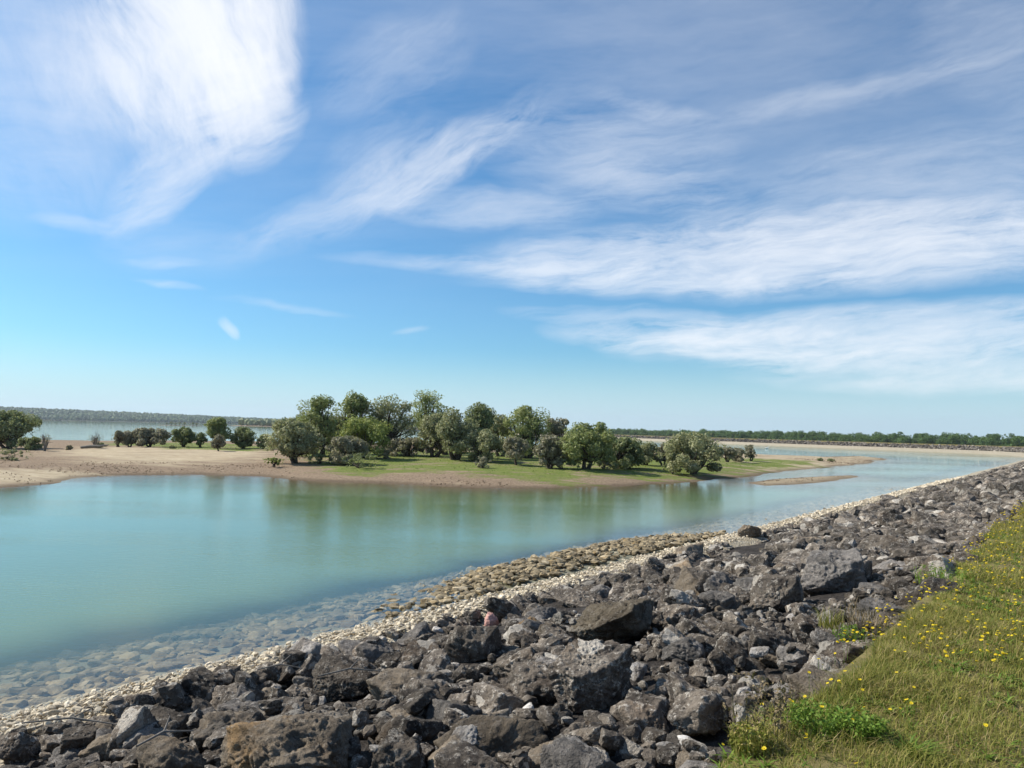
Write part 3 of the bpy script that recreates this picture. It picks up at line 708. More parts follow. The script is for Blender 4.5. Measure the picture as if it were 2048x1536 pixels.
# flat stones on the shelf under water, some of them dry where the shelf rises
oshapes = lowshapes(2, 16, (0.34, 0.62), (1.1, 1.7), 400, 1.2); omeshes = [mesh_np('shelf_stone', v, f, M['ochre'], False) for v, f in oshapes]
items = []
for i in range(6600):
    bar = i < 1900
    t_ = rng.uniform(9.5, 25) if bar else -4+64*rng.random()**1.9; p = rng.uniform(10.0, 12.3) if bar else rng.uniform(10.05, 13.4+float(shelf_shift(np.array([t_]))[0]))
    s = (0.10 if bar else 0.14)*(3.4**rng.random())
    zz_ = float(surf_z(p)+bar_up(p, t_)); zz_ += rng.uniform(-0.01, 0.05) if bar else rng.uniform(-0.05, 0.0)
    if not bar: zz_ = min(zz_, -0.03-0.17*s)
    xy = PT(p, t_); items.append((s, int(rng.integers(0, 16)), rot(rng.uniform(-0.3, 0.3), rng.uniform(-0.3, 0.3), rng.uniform(0, 6.28)), np.array([*xy, zz_])))
split_items(items, omeshes, oshapes, 'shelf_stone', bed, 290, 'smaller_shelf_stones', M['ochre_many'], 0.17)

# ------------------------------------------------------------------ trees
def leaves_on(centers, radii, n_each, size, r_, droop=0.15, shell=(0.55, 1.05)):
    """rhombic leaves spread through a set of clumps"""
    c = np.repeat(centers, n_each, axis=0); rr = np.repeat(radii, n_each)
    d = r_.normal(size=c.shape); d /= np.linalg.norm(d, axis=1)[:, None]
    P = c + d*(rr*r_.uniform(shell[0]**3, shell[1]**3, len(c))**(1/3))[:, None]*np.array([1, 1, 0.85])
    nrm = d*0.9+r_.normal(size=c.shape)*0.55+np.array([0, 0, 0.35]); nrm /= np.linalg.norm(nrm, axis=1)[:, None]
    a = r_.normal(size=c.shape)+np.array([0, 0, -droop]); a -= (a*nrm).sum(1)[:, None]*nrm; a /= np.linalg.norm(a, axis=1)[:, None]
    b = np.cross(nrm, a); L = size*r_.uniform(0.7, 1.4, len(c)); Wd = L*r_.uniform(0.35, 0.6, len(c))
    V = np.stack([P-a*L[:, None], P-b*Wd[:, None], P+a*L[:, None], P+b*Wd[:, None]], 1).reshape(-1, 3)
    F = np.arange(len(V)).reshape(-1, 4)
    return V, F
def make_tree(seed, H, Rr, leafmat, dens=1.0, bare=0.16, stems=3, airy=0.0, leaf=0.085, name='willow_tree', clumps=None, spread=1.0):
    r_ = np.random.default_rng(seed)
    z0 = H*bare; cz = (z0+H)/2; hz = (H-z0)/2
    nc = clumps or int(44+10*r_.random()); C, Rd = [], []
    nl = int(r_.integers(4, 7)); a0 = r_.uniform(0, 6.28); lobes = []
    for k in range(nl):
        a = a0+6.28*k/nl+r_.uniform(-0.5, 0.5); top = k % 2 == 0
        off = r_.uniform(0.32, 0.62)*Rr*(0.75 if top else 1.0)
        lr = Rr*r_.uniform(0.46, 0.66); lz = z0+(H-z0)*(r_.uniform(0.52, 0.74) if top else r_.uniform(0.24, 0.46))
        lobes.append((math.cos(a)*off, math.sin(a)*off, lz, lr, min(lr*r_.uniform(0.9, 1.4), (H-lz)*1.0)))
    lobes.append((0, 0, z0+(H-z0)*0.74, Rr*0.42, (H-z0)*0.26))
    for k in range(nc):
        lx, ly, lz, lr, lh = lobes[k % len(lobes)]
        u = r_.normal(size=3); u /= np.linalg.norm(u); rr = r_.uniform(0.45, 1.0)**0.5
        cr = (0.32-0.11*airy)*min(Rr, hz*1.15)*r_.uniform(0.65, 1.25)
        c0 = [lx+u[0]*lr*rr*0.85*spread, ly+u[1]*lr*rr*0.85*spread, lz+u[2]*lh*rr*0.80]
        c0[2] = min(max(c0[2], z0+cr*0.55), H-cr*0.7); C.append(c0); Rd.append(cr)
    C, Rd = np.array(C), np.array(Rd)
    n_each = int(155*dens*(1-0.40*airy))
    LV, LF = leaves_on(C, Rd, n_each, leaf, r_)
    # loose sprigs breaking the outline
    k2 = int(40*dens); d = r_.normal(size=(k2, 3)); d /= np.linalg.norm(d, axis=1)[:, None]
    sp = np.array([0, 0, cz])+d*np.array([Rr, Rr, hz])*r_.uniform(0.80, 1.0, (k2, 1)); sp = sp[sp[:, 2] > z0*0.8]
    LV2, LF2 = leaves_on(sp, np.full(len(sp), 0.10*Rr), 10, leaf, r_)
    LV, LF = join([(LV, LF), (LV2, LF2)])
    parts = []
    tr = max(0.05, 0.05*H)
    heads = []
    for s in range(stems):
        a = 6.283*s/stems+r_.uniform(-0.5, 0.5); lean = r_.uniform(0.1, 0.35)*Rr*(1 if stems > 1 else 0.3)
        base = np.array([math.cos(a), math.sin(a), 0])*tr*(0.9 if stems > 1 else 0)
        top = np.array([math.cos(a)*lean, math.sin(a)*lean, z0+hz*r_.uniform(0.3, 0.6)])
        mid = (base+top)/2+r_.normal(size=3)*0.05*H*np.array([1, 1, 0.2])
        parts.append(tube([base-[0, 0, 0.15], base+[0, 0, 0.05], mid, top], [tr*1.25, tr, tr*0.75, tr*0.5], 7)); heads.append((mid, top))
    for k in range(len(C)):
        j = int(r_.integers(0, stems)); a, b = heads[j]; s0 = a+(b-a)*r_.uniform(0, 1)
        mid = (s0+C[k])/2+np.array([0, 0, -0.05*H])+r_.normal(size=3)*0.04*Rr
        parts.append(tube([s0, mid, C[k]], [tr*0.38, tr*0.24, tr*0.08], 5))
    TV, TF = join(parts)
    return mesh_np('trunk', TV, TF, M['bark'], True), mesh_np('crown', LV, LF, leafmat, False)
def place_tree(name, tm, cm, loc, label, cat, group, rz=0.0, sc=1.0):
    o = link(name, None, label=label, cat=cat, group=group, loc=loc); o.rotation_euler.z = rz; o.scale = (sc,)*3
    link('trunk', tm, o); link('crown', cm, o); return o
def on_island(px, py):
    g = ground(px, py, 0.6)
    for _ in range(4):
        h = float(isl_h(g[0], g[1])[0]); g = ground(px, py, max(h, 0.02))
    return g
sg, gr, li, gy_, dk = (M['leaf_'+q] for q in ('sage', 'green', 'lime', 'grey', 'dark'))
T = [  # x, base y, top y, half width, leaf, density, bare, stems, airy, label
 (588, 922, 838, 46, sg, 1.2, 0.14, 3, 0.0, 'broad rounded sage willow at the sandy end of the big grove'),
 (638, 912, 795, 40, gr, 1.2, 0.15, 2, 0.15, 'tall green willow rising behind the broad sage willow'),
 (706, 908, 783, 34, gr, 1.0, 0.2, 2, 0.45, 'tall airy green tree with loose top, second peak of the grove'),
 (778, 908, 793, 43, sg, 1.1, 0.2, 3, 0.5, 'tall willow showing its branches through thin foliage'),
 (724, 917, 832, 45, li, 1.3, 0.12, 3, 0.0, 'bright yellow green round willow in front of the tall ones'),
 (692, 929, 873, 34, gy_, 1.3, 0.22, 3, 0.0, 'umbrella shaped grey willow in front of the yellow green one'),
 (857, 906, 783, 36, gr, 0.9, 0.3, 1, 0.6, 'highest airy poplar like tree standing alone against the sky'),
 (868, 914, 825, 30, sg, 1.1, 0.15, 2, 0.1, 'sage willow below the highest airy tree'),
 (815, 912, 876, 40, gy_, 1.0, 0.1, 4, 0.1, 'low grey brown willow in the gap of the grove'),
 (910, 920, 817, 34, sg, 1.2, 0.12, 3, 0.05, 'slender sage willow with pointed crown in the grove'),
 (957, 916, 803, 31, dk, 1.2, 0.15, 2, 0.1, 'dark pointed tall tree in the middle of the grove'),
 (968, 924, 860, 40, sg, 1.1, 0.15, 3, 0.0, 'round sage willow below the dark pointed tree'),
 (1000, 913, 830, 27, sg, 1.0, 0.18, 2, 0.2, 'pale slender willow next to the dark pointed tree'),
 (1052, 916, 815, 42, gr, 1.2, 0.18, 3, 0.15, 'tall green willow with ragged twin top'),
 (1032, 930, 874, 25, gy_, 1.1, 0.30, 1, 0.0, 'small grey willow with one clear trunk on the turf'),
 (1112, 916, 832, 26, gy_, 1.0, 0.2, 2, 0.35, 'thin grey tree beside the ragged twin topped willow'),
 (1099, 937, 872, 28, gy_, 1.1, 0.28, 3, 0.05, 'grey willow with reddish bare foot near the shore'),
 (1172, 938, 847, 48, gr, 1.5, 0.14, 2, 0.0, 'large dense green willow on the turf'),
 (1238, 936, 874, 37, dk, 1.3, 0.12, 3, 0.0, 'dark willow leaning against the large dense green willow'),
 (1292, 930, 884, 24, sg, 1.0, 0.22, 2, 0.1, 'small willow between the dark one and the lone spreading one'),
 (1326, 931, 886, 19, gy_, 0.9, 0.25, 2, 0.2, 'small grey brown willow close to the lone spreading one'),
 (1387, 943, 867, 57, sg, 1.5, 0.13, 4, 0.0, 'lone wide spreading willow at the tip of the grove'),
 (1455, 924, 892, 20, gy_, 0.9, 0.25, 3, 0.15, 'low bushy willow just past the lone spreading willow'),
 (1478, 924, 896, 15, gy_, 0.8, 0.25, 2, 0.2, 'small bent willow next to the thin twiggy one'),
 (1502, 922, 889, 13, gy_, 0.5, 0.35, 2, 0.6, 'thin twiggy willow at the sandy point'),
 (668, 907, 828, 30, sg, 1.1, 0.12, 2, 0.1, 'grey green willow between the two tall green willows'),
 (890, 910, 850, 26, dk, 1.1, 0.10, 3, 0.0, 'dark low willow under the highest airy tree'),
 (14, 897, 823, 50, dk, 1.4, 0.16, 3, 0.0, 'large dark willow cut by the picture edge'),
 (62, 900, 873, 24, dk, 0.9, 0.05, 4, 0.1, 'low dark bush at the foot of the large dark willow'),
 (236, 894, 861, 12, gy_, 0.8, 0.35, 2, 0.2, 'narrow small willow, first of the row along the far shore'),
 (259, 894, 859, 18, gy_, 0.9, 0.32, 2, 0.1, 'small willow with flat top, second of the row along the far shore'),
 (298, 894, 857, 29, gy_, 1.0, 0.28, 3, 0.0, 'wide umbrella shaped willow in the row along the far shore'),
 (367, 894, 855, 25, dk, 0.9, 0.28, 3, 0.1, 'fan shaped dark willow in the row along the far shore'),
 (401, 895, 864, 12, dk, 0.8, 0.35, 2, 0.2, 'narrow dark willow beside the tallest of the shore row'),
 (431, 897, 834, 25, gr, 1.2, 0.15, 3, 0.0, 'tallest willow of the row along the far shore'),
 (437, 902, 868, 13, gy_, 0.9, 0.3, 1, 0.1, 'small grey willow in front of the tallest of the shore row'),
 (486, 897, 856, 26, dk, 1.0, 0.22, 3, 0.0, 'dense dark willow past the tallest of the shore row'),
 (527, 898, 868, 19, dk, 0.8, 0.3, 2, 0.2, 'spreading thin willow, last of the shore row by the grove'),
]
for k, (x, by, ty, hw, lm, dn, bare, stm, airy, lab) in enumerate(T):
    g = on_island(x, by); dep = (g-CAM)@c_f; H = (by-ty)/FPX*dep; Rr = hw/FPX*dep*(1.30 if hw > 26 and x > 100 else 1.06); H *= 1.04
    tm, cm = make_tree(500+k, H, Rr, lm, dn*(0.75 if Rr < 1.1 else 1.0), bare*0.5, stm, airy, 0.10 if Rr > 1.2 else 0.068)
    place_tree('willow_tree', tm, cm, (g[0], g[1], g[2]-0.05), lab, 'tree', 'willows on the island')
SH = [  # low shrubs
 (718, 936, 905, 40, dk, 'low dark shrub at the foot of the umbrella shaped grey willow'),
 (680, 930, 908, 20, gy_, 'grey twiggy shrub under the umbrella shaped grey willow'),
 (640, 928, 905, 24, dk, 'low shaded shrub between the broad sage willow and the umbrella willow'),
 (965, 936, 911, 18, gy_, 'small dome of dry grey twigs on the open turf'),
 (548, 928, 914, 24, li, 'low sprawling light green shrub on the sand by the grove'),
 (20, 918, 897, 42, sg, 'wide low grey green shrub at the picture edge on the sand'),
 (200, 896, 884, 12, dk, 'little dark bush beside the dead twiggy tree'),
 (138, 900, 888, 6, gy_, 'tiny lone bush on the bare sand by the water'),
 (345, 897, 889, 8, sg, 'tiny bush between the umbrella willow and the fan willow'),
 (1208, 938, 915, 14, gy_, 'small grey shrub under the large dense green willow'),
 (1345, 942, 925, 22, dk, 'low shrub under the lone spreading willow'),
 (1640, 922, 915, 6, dk, 'tiny dark bush on the sandy point'),
 (1662, 923, 916, 8, dk, 'slightly larger dark bush near the tip of the sandy point'),
 (1120, 938, 918, 20, gy_, 'grey shrub beside the willow with the reddish foot'),
 (770, 917, 897, 22, gy_, 'pale dead looking shrub beside the yellow green willow'),
]
for k, (x, by, ty, hw, lm, lab) in enumerate(SH):
    g = on_island(x, by); dep = (g-CAM)@c_f; H = (by-ty)/FPX*dep; Rr = hw/FPX*dep
    tm, cm = make_tree(800+k, H, Rr, lm, 0.6, 0.0, 4, 0.15, 0.05, clumps=16)
    o = place_tree('shrub', tm, cm, (g[0], g[1], g[2]-0.05), lab, 'shrub', 'low shrubs on the island')
    o.children[0].name = 'stems'; o.children[1].name = 'foliage'
# bare twiggy trees and a drifted log on the sand
def twig_tree(x, by, ty, hw, lab, seed):
    g = on_island(x, by); dep = (g-CAM)@c_f; H = (by-ty)/FPX*dep; Rr = hw/FPX*dep; r_ = np.random.default_rng(seed); parts = []
    for k in range(9):
        a = r_.uniform(0, 6.28); e = np.array([math.cos(a)*Rr*r_.uniform(0.3, 1), math.sin(a)*Rr*r_.uniform(0.3, 1), H*r_.uniform(0.6, 1)])
        m_ = e*0.45+r_.normal(size=3)*0.1*Rr
        parts.append(tube([[0, 0, -0.1], m_*0.5, m_, e], [0.09, 0.06, 0.04, 0.012], 5))
        for q in range(5):
            s = m_+(e-m_)*r_.uniform(0, 0.9); parts.append(tube([s, s+r_.normal(size=3)*0.3*Rr+[0, 0, 0.18*H]], [0.025, 0.008], 4))
    V, F = join(parts); o = link('bare_tree', None, label=lab, cat='tree', group='bare trees on the sand', loc=(g[0], g[1], g[2]))
    link('branches', mesh_np('branches', V, F, M['bark_grey'], True), o)
    LV, LF = leaves_on(np.array([[0, 0, H*0.6], [Rr*0.4, 0, H*0.75], [-Rr*0.4, 0, H*0.7]]), np.full(3, Rr*0.5), 50, 0.05, r_)
    link('foliage', mesh_np('foliage', LV, LF, M['leaf_grey'], False), o)
twig_tree(89, 902, 866, 14, 'small half bare tree with forked stem near the large dark willow', 71)
twig_tree(190, 896, 868, 18, 'bare twiggy tree standing among scrub on the spit', 72)
g = on_island(186, 898)
link('driftwood_log', mesh_np('driftwood_log', *tube([[-1.1, 0, 0.12], [-0.3, 0.1, 0.22], [0.6, 0.0, 0.25], [1.3, 0.15, 0.4]], [0.12, 0.16, 0.13, 0.05], 8), M['bark_grey'], True), label='grey driftwood log lying on the sand below the bare twiggy tree', cat='log', loc=g)

# low growth on the island: red-brown weeds by the shore, tufts on the turf
def tufts(n, fn, size, mat, name, label, blades=5):
    Vs = []
    xs, ys = rng.uniform(-75, 70, n), rng.uniform(36, 130, n); h = isl_h(xs, ys); w_ = fn(xs, ys, h); k = rng.random(n) < w_
    xs, ys, h = xs[k], ys[k], h[k]; m_ = len(xs)
    b = np.repeat(np.stack([xs, ys, h-0.02], 1), blades, 0); b[:, :2] += rng.normal(0, size*0.5, (len(b), 2))
    hh = size*rng.uniform(0.5, 1.3, len(b)); a = rng.uniform(0, 6.28, len(b)); wd = hh*0.35
    dx = np.stack([np.cos(a)*wd, np.sin(a)*wd, np.zeros(len(b))], 1); tip = np.stack([rng.normal(0, 0.4, len(b))*hh, rng.normal(0, 0.4, len(b))*hh, hh], 1)
    V = np.stack([b-dx, b+dx, b+tip], 1).reshape(-1, 3)
    return link(name, mesh_np(name, V, np.arange(len(V)).reshape(-1, 3), mat, False), kind='stuff', label=label)
gp = [pxpoly(g_, 0.55) for g_ in grass_px]
def gmask(x, y): return np.maximum(poly_sd(gp[0], x, y), poly_sd(gp[1], x, y))
tufts(130000, lambda x, y, h: ((h > 0.04) & (h < 0.5) & (gmask(x, y) < -0.3))*np.clip(fbm(xy0(x*0.25, y*0.5), 3, 21)*2.2+0.35, 0.02, 0.8), 0.075, M['red_weed'], 'dry_weeds', 'low red brown weeds along the island shore', 4)
tufts(42000, lambda x, y, h: (h > 0.2)*np.clip(gmask(x, y)*0.4-1.0, 0, 0.9)*0.5, 0.08, M['grass_lush'], 'island_grass', 'short green grass on the island', 4)

# ------------------------------------------------------------------ forest behind the far dam
fv = [make_tree(900+k, 13.0, 6.2, M['leaf_oak'], 0.6, 0.08, 1, 0.0, 0.40, clumps=26) for k in range(7)]
fl = [(330, 330), (290, 400), (255, 470), (215, 560), (170, 660), (120, 770), (78, 850)]
fl = np.array(fl, float); seg = np.concatenate([[0], np.cumsum(np.linalg.norm(np.diff(fl, axis=0), axis=1))])
cnt = 0
for row, (off, zg) in enumerate(((0, 0.0), (9, 0.8), (20, 1.4))):
    s = 0.0
    while s < seg[-1]:
        x = np.interp(s, seg, fl[:, 0])+off*0.85+rng.uniform(-2.5, 2.5); y = np.interp(s, seg, fl[:, 1])+off*0.5+rng.uniform(-2.5, 2.5)
        k = int(rng.integers(0, 7)); sc = rng.uniform(0.88, 1.06)
        place_tree('oak_tree', fv[k][0], fv[k][1], (x, y, -8.0+zg), 'green broadleaf tree in the forest edge behind the far dam', 'tree', 'forest trees behind the far dam', rng.uniform(0, 6.28), sc)
        s += rng.uniform(6.0, 9.0); cnt += 1
print('forest trees', cnt)

# ------------------------------------------------------------------ wooded far shore
def far_wood(name, label, spots, zf, hmin, hmax, mat):
    parts = []
    base, Fb = ico(1)
    for (x, y) in spots:
        h = rng.uniform(hmin, hmax); r_ = h*rng.uniform(0.38, 0.6)
        v = base*rng.uniform(0.72, 1.2, (len(base), 1))*np.array([r_, r_, h*0.52]); v = v@rot(0, 0, rng.uniform(0, 6.28)).T
        parts.append((v+np.array([x, y, zf(x, y)+h*0.48]), Fb))
    V, F = join(parts)
    return link(name, mesh_np(name, V, F, mat, False), kind='stuff', label=label)
def polar(px, d): 
    a = azel(px, 838)[0]; return d*math.sin(a), d*math.cos(a)
def hill_z(x, y):
    a = math.degrees(math.atan2(x, y)); d = math.hypot(x, y)
    amp = np.interp(a, [-60, -40, -34, -27, -20, -14, -6, 4], [34, 34, 31, 24, 15, 8, 3, 0])
    return 0.6+amp*min(1, max(0, (d-2350)/620))**0.8
hx, hy = [], []
AN = np.radians(np.linspace(-58, 4, 120)); DS = np.linspace(2280, 3500, 26)
V = np.array([[d*math.sin(a), d*math.cos(a), hill_z(d*math.sin(a), d*math.cos(a)) if d > 2300 else -3] for d in DS for a in AN]); ii_ = np.arange(26*120).reshape(26, 120)
F = np.stack([ii_[:-1, :-1], ii_[:-1, 1:], ii_[1:, 1:], ii_[1:, :-1]], -1).reshape(-1, 4)
link('wooded_hill', mesh_np('wooded_hill', V, F, M['field'], True), kind='structure', label='long low hill across the lake')
sp = []
for d in np.concatenate([np.linspace(2345, 2420, 5), np.linspace(2450, 3100, 22)]):
    for a in np.arange(-46, 2, 0.20+0.03*rng.random()):
        aa = R(a+rng.uniform(-0.1, 0.1)); dd = d+rng.uniform(-12, 12); sp.append((dd*math.sin(aa), dd*math.cos(aa)))
far_wood('hill_woodland', 'blue green woodland covering the far hill', sp, hill_z, 8, 13, M['leaf_oak'])
# a nearer wooded point and a small islet with bushes in the lake
pt = np.array([polar(x, d) for x, d in ((468, 1000), (520, 985), (600, 990), (760, 1010), (900, 1060), (900, 1200), (600, 1180), (480, 1090))])
def spit(name, poly, z, label):
    n = len(poly); c = poly.mean(0); V = np.concatenate([np.c_[poly+(poly-c)*0.06, np.full(n, -0.3)], np.c_[poly, np.full(n, z)]]); F4 = np.array([[i, (i+1) % n, n+(i+1) % n, n+i] for i in range(n)])
    return link(name, mesh_np(name, V, [F4, np.arange(n, 2*n)[None, :]], M['island'], False), kind='structure', label=label)
spit('far_point', pt, 0.5, 'pale beach of the wooded point across the lake')
sp = []
while len(sp) < 420:
    x, y = rng.uniform(pt[:, 0].min(), pt[:, 0].max()), rng.uniform(pt[:, 1].min(), pt[:, 1].max())
    if poly_sd(pt, np.array([x]), np.array([y]))[0] > 6: sp.append((x, y))
far_wood('point_woodland', 'woodland on the nearer point across the lake', sp, lambda x, y: 0.3, 6, 10.5, M['leaf_dark'])
il = np.array([polar(x, d) for x, d in ((318, 760), (340, 752), (380, 752), (404, 760), (395, 775), (340, 778))]); spit('islet', il, 0.22, 'low islet with bushes far out in the lake')
bm_, bc_ = make_tree(990, 3.4, 2.4, dk, 0.35, 0.25, 3, 0.1, 0.14, clumps=14)
for k, (px_, d) in enumerate(((333, 764), (343, 760), (352, 766), (360, 762), (369, 765), (386, 764), (394, 766))):
    x, y = polar(px_, d)
    place_tree('bush', bm_, bc_, (x, y, 0.15), 'dark bush on the low islet far out in the lake', 'bush', 'bushes on the far islet', k*1.3, rng.uniform(0.75, 1.1))

# ------------------------------------------------------------------ foreground grass
def blades(base, hh, wd, lean, az_, segs=2):
    """curved tapering blades"""
    n = len(base); d = np.stack([np.cos(az_), np.sin(az_), np.zeros(n)], 1); s = np.stack([-np.sin(az_), np.cos(az_), np.zeros(n)], 1)
    rows = []
    for k in range(segs+1):
        f = k/segs; c = base+np.array([0, 0, 1])*(hh*f*(1-0.35*lean*f))[:, None]+d*(hh*lean*f*f)[:, None]
        if k < segs: rows += [c-s*(wd*(1-f*0.75))[:, None], c+s*(wd*(1-f*0.75))[:, None]]
        else: rows += [c]
    V = np.stack(rows, 1); m_ = V.shape[1]; o = (np.arange(n)*m_)[:, None]
    q = np.concatenate([o+np.array([[2*k, 2*k+1, 2*k+3, 2*k+2]]) for k in range(segs-1)]); t3 = o+np.array([[2*segs-2, 2*segs-1, 2*segs]])
    return V.reshape(-1, 3), [q, t3]
def crest_points(n, t0, t1, p0, p1, pw=1.0):
    t_ = t0+(t1-t0)*rng.random(n)**pw; p = rng.uniform(p0, p1, n)
    edge_ = 1.42+0.34*fbm(xy0(t_*0.9, t_*0), 3, 31); p = np.where(p > edge_, p-(p-edge_)*rng.uniform(1, 2.2, n), p)
    return p, t_
parts = []
for (n, t0, t1, pw, sc) in ((135000, 1.5, 9, 1.0, 1.1), (60000, 9, 24, 1.2, 1.7), (24000, 24, 90, 1.5, 3.0)):
    p, t_ = crest_points(n, t0, t1, -1.6 if t0 < 9 else -1.2, 1.85, pw); xy = PT(p, t_)
    cl = fbm(xy0(xy[:, 0]*1.6, xy[:, 1]*1.6), 4, 40); keep = rng.random(n) < np.clip(0.95+cl*1.0, 0.5, 1)
    xy, cl, p = xy[keep], cl[keep], p[keep]; m_ = len(xy)
    b = np.c_[xy, surf_z(p)-0.01]
    hh = (0.034+0.070*np.clip(cl+0.35, 0, 1))*rng.uniform(0.45, 1.8, m_)*(1+0.25*(sc-1)); wd = 0.0022*rng.uniform(0.7, 1.6, m_)*sc
    parts.append(blades(b, hh, wd, rng.uniform(0.2, 1.3, m_), rng.uniform(0, 6.28, m_)))
V, F = join(parts); link('grass', mesh_np('grass', V, F, M['grass'], False), kind='stuff', label='short dry green grass on the crest of the dam')
# broad leaved weeds in the turf
parts = []
p, t_ = crest_points(2600, 1.8, 16, -0.8, 1.9, 1.0); xy = PT(p, t_)
for i in range(len(p)):
    k = int(rng.integers(5, 9)); b = np.repeat(np.array([[*xy[i], surf_z(p[i])-0.005]]), k, 0); b[:, :2] += rng.normal(0, 0.008, (k, 2))
    sz = rng.uniform(0.03, 0.075)
    parts.append(blades(b, np.full(k, sz)*rng.uniform(0.7, 1.2, k), np.full(k, sz*0.13), rng.uniform(0.9, 1.8, k), np.arange(k)*6.28/k+rng.uniform(0, 1), 3))
V, F = join(parts); link('turf_weeds', mesh_np('turf_weeds', V, F, M['grass_lush'], False), kind='stuff', label='small green leafy weeds through the grass')

# clumps and single plants at the edge of the boulders
def clump(name, px, py, n, h, spread, mat, lab, cat, lean=(0.1, 0.9), wdm=0.0035, leafy=0):
    g = ground(px, py, 1.8); g = ground(px, py, float(surf_z(g[:2]@N))+0.02)
    a = rng.uniform(0, 6.28, n); rr = spread*np.sqrt(rng.random(n)); b = np.c_[np.cos(a)*rr, np.sin(a)*rr, np.full(n, -0.02)]
    V, F = blades(b, h*rng.uniform(0.5, 1.15, n), wdm*rng.uniform(0.7, 1.4, n), rng.uniform(*lean, n), a+rng.normal(0, 0.7, n), 3)
    o = link(name, None, label=lab, cat=cat, group='plants at the edge of the boulders', loc=g)
    link('stems', mesh_np('stems', V, F, mat, False), o)
    if leafy:
        C = b[rng.integers(0, n, leafy)]+np.c_[np.zeros((leafy, 2)), h*rng.uniform(0.2, 0.95, leafy)]
        LV, LF = leaves_on(C, np.full(leafy, 0.025), 4, 0.011, rng); link('leaves', mesh_np('leaves', LV, LF, mat, False), o)
lush, dry, grs = M['grass_lush'], M['dry'], M['grass']
clump('green_plant', 1640, 1455, 240, 0.12, 0.17, lush, 'bright green feathery plant clump at the grass edge', 'plant', leafy=260)
clump('green_plant', 1720, 1468, 220, 0.12, 0.12, lush, 'smaller green clump beside the bright feathery clump', 'plant', leafy=300)
clump('green_plant', 1830, 1500, 90, 0.10, 0.07, lush, 'green tuft of broad blades in the short turf', 'plant', (0.6, 1.5), 0.006)
clump('green_plant', 1505, 1500, 120, 0.15, 0.10, grs, 'grey green herb growing at the foot of the boulders', 'plant', leafy=200)
clump('green_plant', 1700, 1275, 50, 0.12, 0.12, lush, 'green weed clump between boulders and turf', 'plant', leafy=60)
clump('green_plant', 1885, 1165, 130, 0.20, 0.30, lush, 'larger green weed patch high along the rock edge', 'plant', leafy=120)
clump('green_plant', 1660, 1250, 90, 0.2, 0.1, grs, 'thin grass tuft sprouting from the rock edge', 'plant')
clump('dry_plant', 1490, 1490, 9, 0.42, 0.10, dry, 'tall dry stalks beside the upright grey rock', 'plant', (0.02, 0.25), 0.003, 30)
clump('dry_plant', 1540, 1475, 14, 0.32, 0.10, dry, 'brown seed heads next to the tall dry stalks', 'plant', (0.05, 0.3), 0.003, 90)
clump('dry_plant', 1720, 1245, 160, 0.14, 0.22, dry, 'rusty brown dry weeds in the hollow of the rock edge', 'plant', (0.3, 1.2))
clump('dry_plant', 1740, 1225, 120, 0.16, 0.25, dry, 'straw coloured grass tuft above the rusty weeds', 'plant', (0.3, 1.2))

# yellow flowers
def flower_mesh(seed):
    r_ = np.random.default_rng(seed); n = 16; a = np.linspace(0, 6.283, n, endpoint=False)+r_.uniform(-0.1, 0.1, n); V = []
    for i in range(n):
        L = r_.uniform(0.85, 1.1); c, s = math.cos(a[i]), math.sin(a[i]); d = np.array([c, s, 0.25]); q = np.array([-s, c, 0])
        V += [d*0.1, d*0.55-q*0.16, d*L-q*0.09, d*L+q*0.09, d*0.55+q*0.16]
    D, Fd = ico(2); disc = D*np.array([0.32, 0.32, 0.16])+np.array([0, 0, 0.12])
    return join([(np.array(V), np.arange(5*n).reshape(n, 5)), (disc, Fd)])
FM = [mesh_np('flower_head', *flower_mesh(k), M['yellow'], False) for k in range(4)]
SM = mesh_np('stem', *tube([[0, 0, -0.02], [0.004, 0, 0.5], [0, 0.006, 1.0]], [0.012, 0.010, 0.008], 5), M['grass_lush'], True)
spots = [(1588, 1383), (1655, 1397), (1680, 1398), (1585, 1428), (1497, 1473), (1612, 1485), (1528, 1533), (1728, 1430), (1683, 1450), (1815, 1412), (1828, 1412), (1800, 1433), (1855, 1390), (1845, 1333), (1860, 1338),
         (1918, 1337), (1793, 1350), (1842, 1345), (1810, 1367), (1637, 1309), (1670, 1288), (1688, 1286), (1733, 1278), (1710, 1335), (1790, 1327), (1662, 1352), (1705, 1355), (1720, 1360), (1690, 1350), (1755, 1250), (1745, 1252), (1700, 1262),
         (1760, 1246), (1900, 1310), (1912, 1325), (1975, 1302), (1965, 1298), (1930, 1270), (1880, 1322), (1705, 1465), (1780, 1440)]
rest = []
def put_flower(p, t_, own, size=None):
    xy = PT(p, t_); hgt = rng.uniform(0.08, 0.19); sz = size or rng.uniform(0.008, 0.0135); base = np.array([*xy, float(surf_z(p))]); k = int(rng.integers(0, 4))
    if own:
        o = link('yellow_flower', None, label='yellow daisy like flower on a thin stem in the dam turf', cat='flower', group='yellow flowers in the turf', loc=base)
        st_ = link('stem', SM, o); st_.scale = (0.12, 0.12, hgt)
        hd = link('flower_head', FM[k], o, loc=(0, 0, hgt)); hd.scale = (sz,)*3; hd.rotation_euler = (rng.uniform(-0.5, 0.5), rng.uniform(-0.5, 0.5), rng.uniform(0, 6))
    else:
        Vf, Ff = flower_low; rest.append((Vf*sz@rot(rng.uniform(-0.5, 0.5), rng.uniform(-0.5, 0.5), 0).T+base+np.array([0, 0, hgt]), Ff))
D, Fd = ico(1); flower_low = (D*np.array([1.0, 1.0, 0.35]), Fd)
for (x, y) in spots:
    g = ground(x, y, 1.88); put_flower(g[:2]@N, g[:2]@U, True)
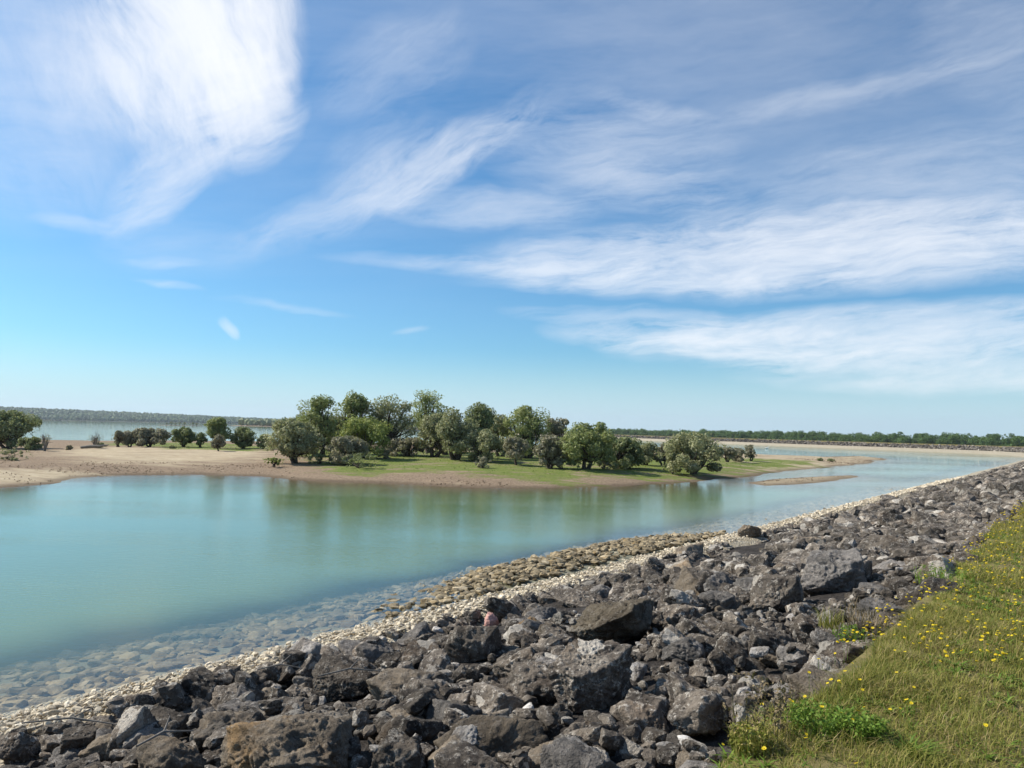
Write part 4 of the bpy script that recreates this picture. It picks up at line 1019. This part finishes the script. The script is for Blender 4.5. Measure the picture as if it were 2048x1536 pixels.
for i in range(160):
    t_ = 3+12*rng.random(); p = rng.uniform(0.08*t_-0.1, 1.55); put_flower(p, t_, True)
for i in range(3400):
    t_ = 6+54*rng.random()**1.3; p = rng.uniform(-1.0, 1.6); put_flower(p, t_, False, rng.uniform(0.010, 0.016)*(1+max(0, t_-10)/60))
V, F = join(rest); link('distant_flowers', mesh_np('distant_flowers', V, F, M['yellow'], False), kind='stuff', label='carpet of small yellow flowers farther along the crest')

# dry sticks washed up along the gravel edge
for k, (x, y, L, a) in enumerate(((140, 1450, 0.75, 0.2), (700, 1350, 0.6, 0.5), (330, 1480, 0.4, 0.9), (560, 1340, 0.45, 0.3))):
    g = ground(x, y, 0.8)
    for _ in range(8): g = ground(x, y, float(surf_z(g[:2]@N))+0.18)
    V, F = join([tube([[-L/2, 0, 0], [0, 0.03, 0.05], [L/2, -0.02, 0.03]], [0.008, 0.010, 0.005], 6), tube([[0, 0.03, 0.05], [L*0.2, 0.12, 0.12]], [0.009, 0.004], 5)])
    o = link('driftwood_stick', mesh_np('driftwood_stick', V, F, M['bark_grey'], True), cat='stick', group='washed up sticks', loc=g,
             label=('forked grey stick on the rocks near the bottom corner gravel', 'thin stick on the rocks above the biggest tan boulder', 'short pale stick among the dark rocks of the bottom corner', 'slender stick on the edge of gravel and dark rocks')[k])
    o.rotation_euler = (0, 0.1, a)

# a white bird far out on the water
g = ground(1533, 897.5, 0.0)
b = link('swan', None, label='tiny white swan floating on the water before the far dam', cat='bird', loc=g); b.scale = (0.7,)*3
D, Fd = ico(3); body = D*np.array([0.55, 0.27, 0.24])+np.array([0, 0, 0.14]); body[:, 2] += np.clip(-D[:, 0], 0, 1)**2*0.18
nk = tube([[0.42, 0, 0.2], [0.58, 0, 0.42], [0.50, 0, 0.68], [0.58, 0, 0.80], [0.70, 0, 0.78]], [0.10, 0.065, 0.05, 0.06, 0.03], 8)
V, F = join([(body, Fd), nk]); link('body', mesh_np('body', V, F, M['white'], True), b)
link('bill', mesh_np('bill', *tube([[0.69, 0, 0.78], [0.82, 0, 0.74]], [0.028, 0.008], 6), M['beak'], True), b)

# ------------------------------------------------------------------ haze
bm = bmesh.new(); bmesh.ops.create_cube(bm, size=1.0)
for v in bm.verts: v.co = Vector((-1100+v.co.x*8300, 2800+v.co.y*6900, 55+v.co.z*132))
me = bpy.data.meshes.new('haze'); bm.to_mesh(me); bm.free()
hm, t = material('haze'); pv = t.n('ShaderNodeVolumePrincipled'); pv.inputs['Color'].default_value = (0.80, 0.88, 1.0, 1); pv.inputs['Density'].default_value = 0.000095; pv.inputs['Anisotropy'].default_value = 0.2
oo = t.n('ShaderNodeOutputMaterial'); t.put(oo.inputs['Volume'], pv.outputs[0]); me.materials.append(hm)
link('haze', me, kind='stuff', label='thin blue summer haze over the lake')
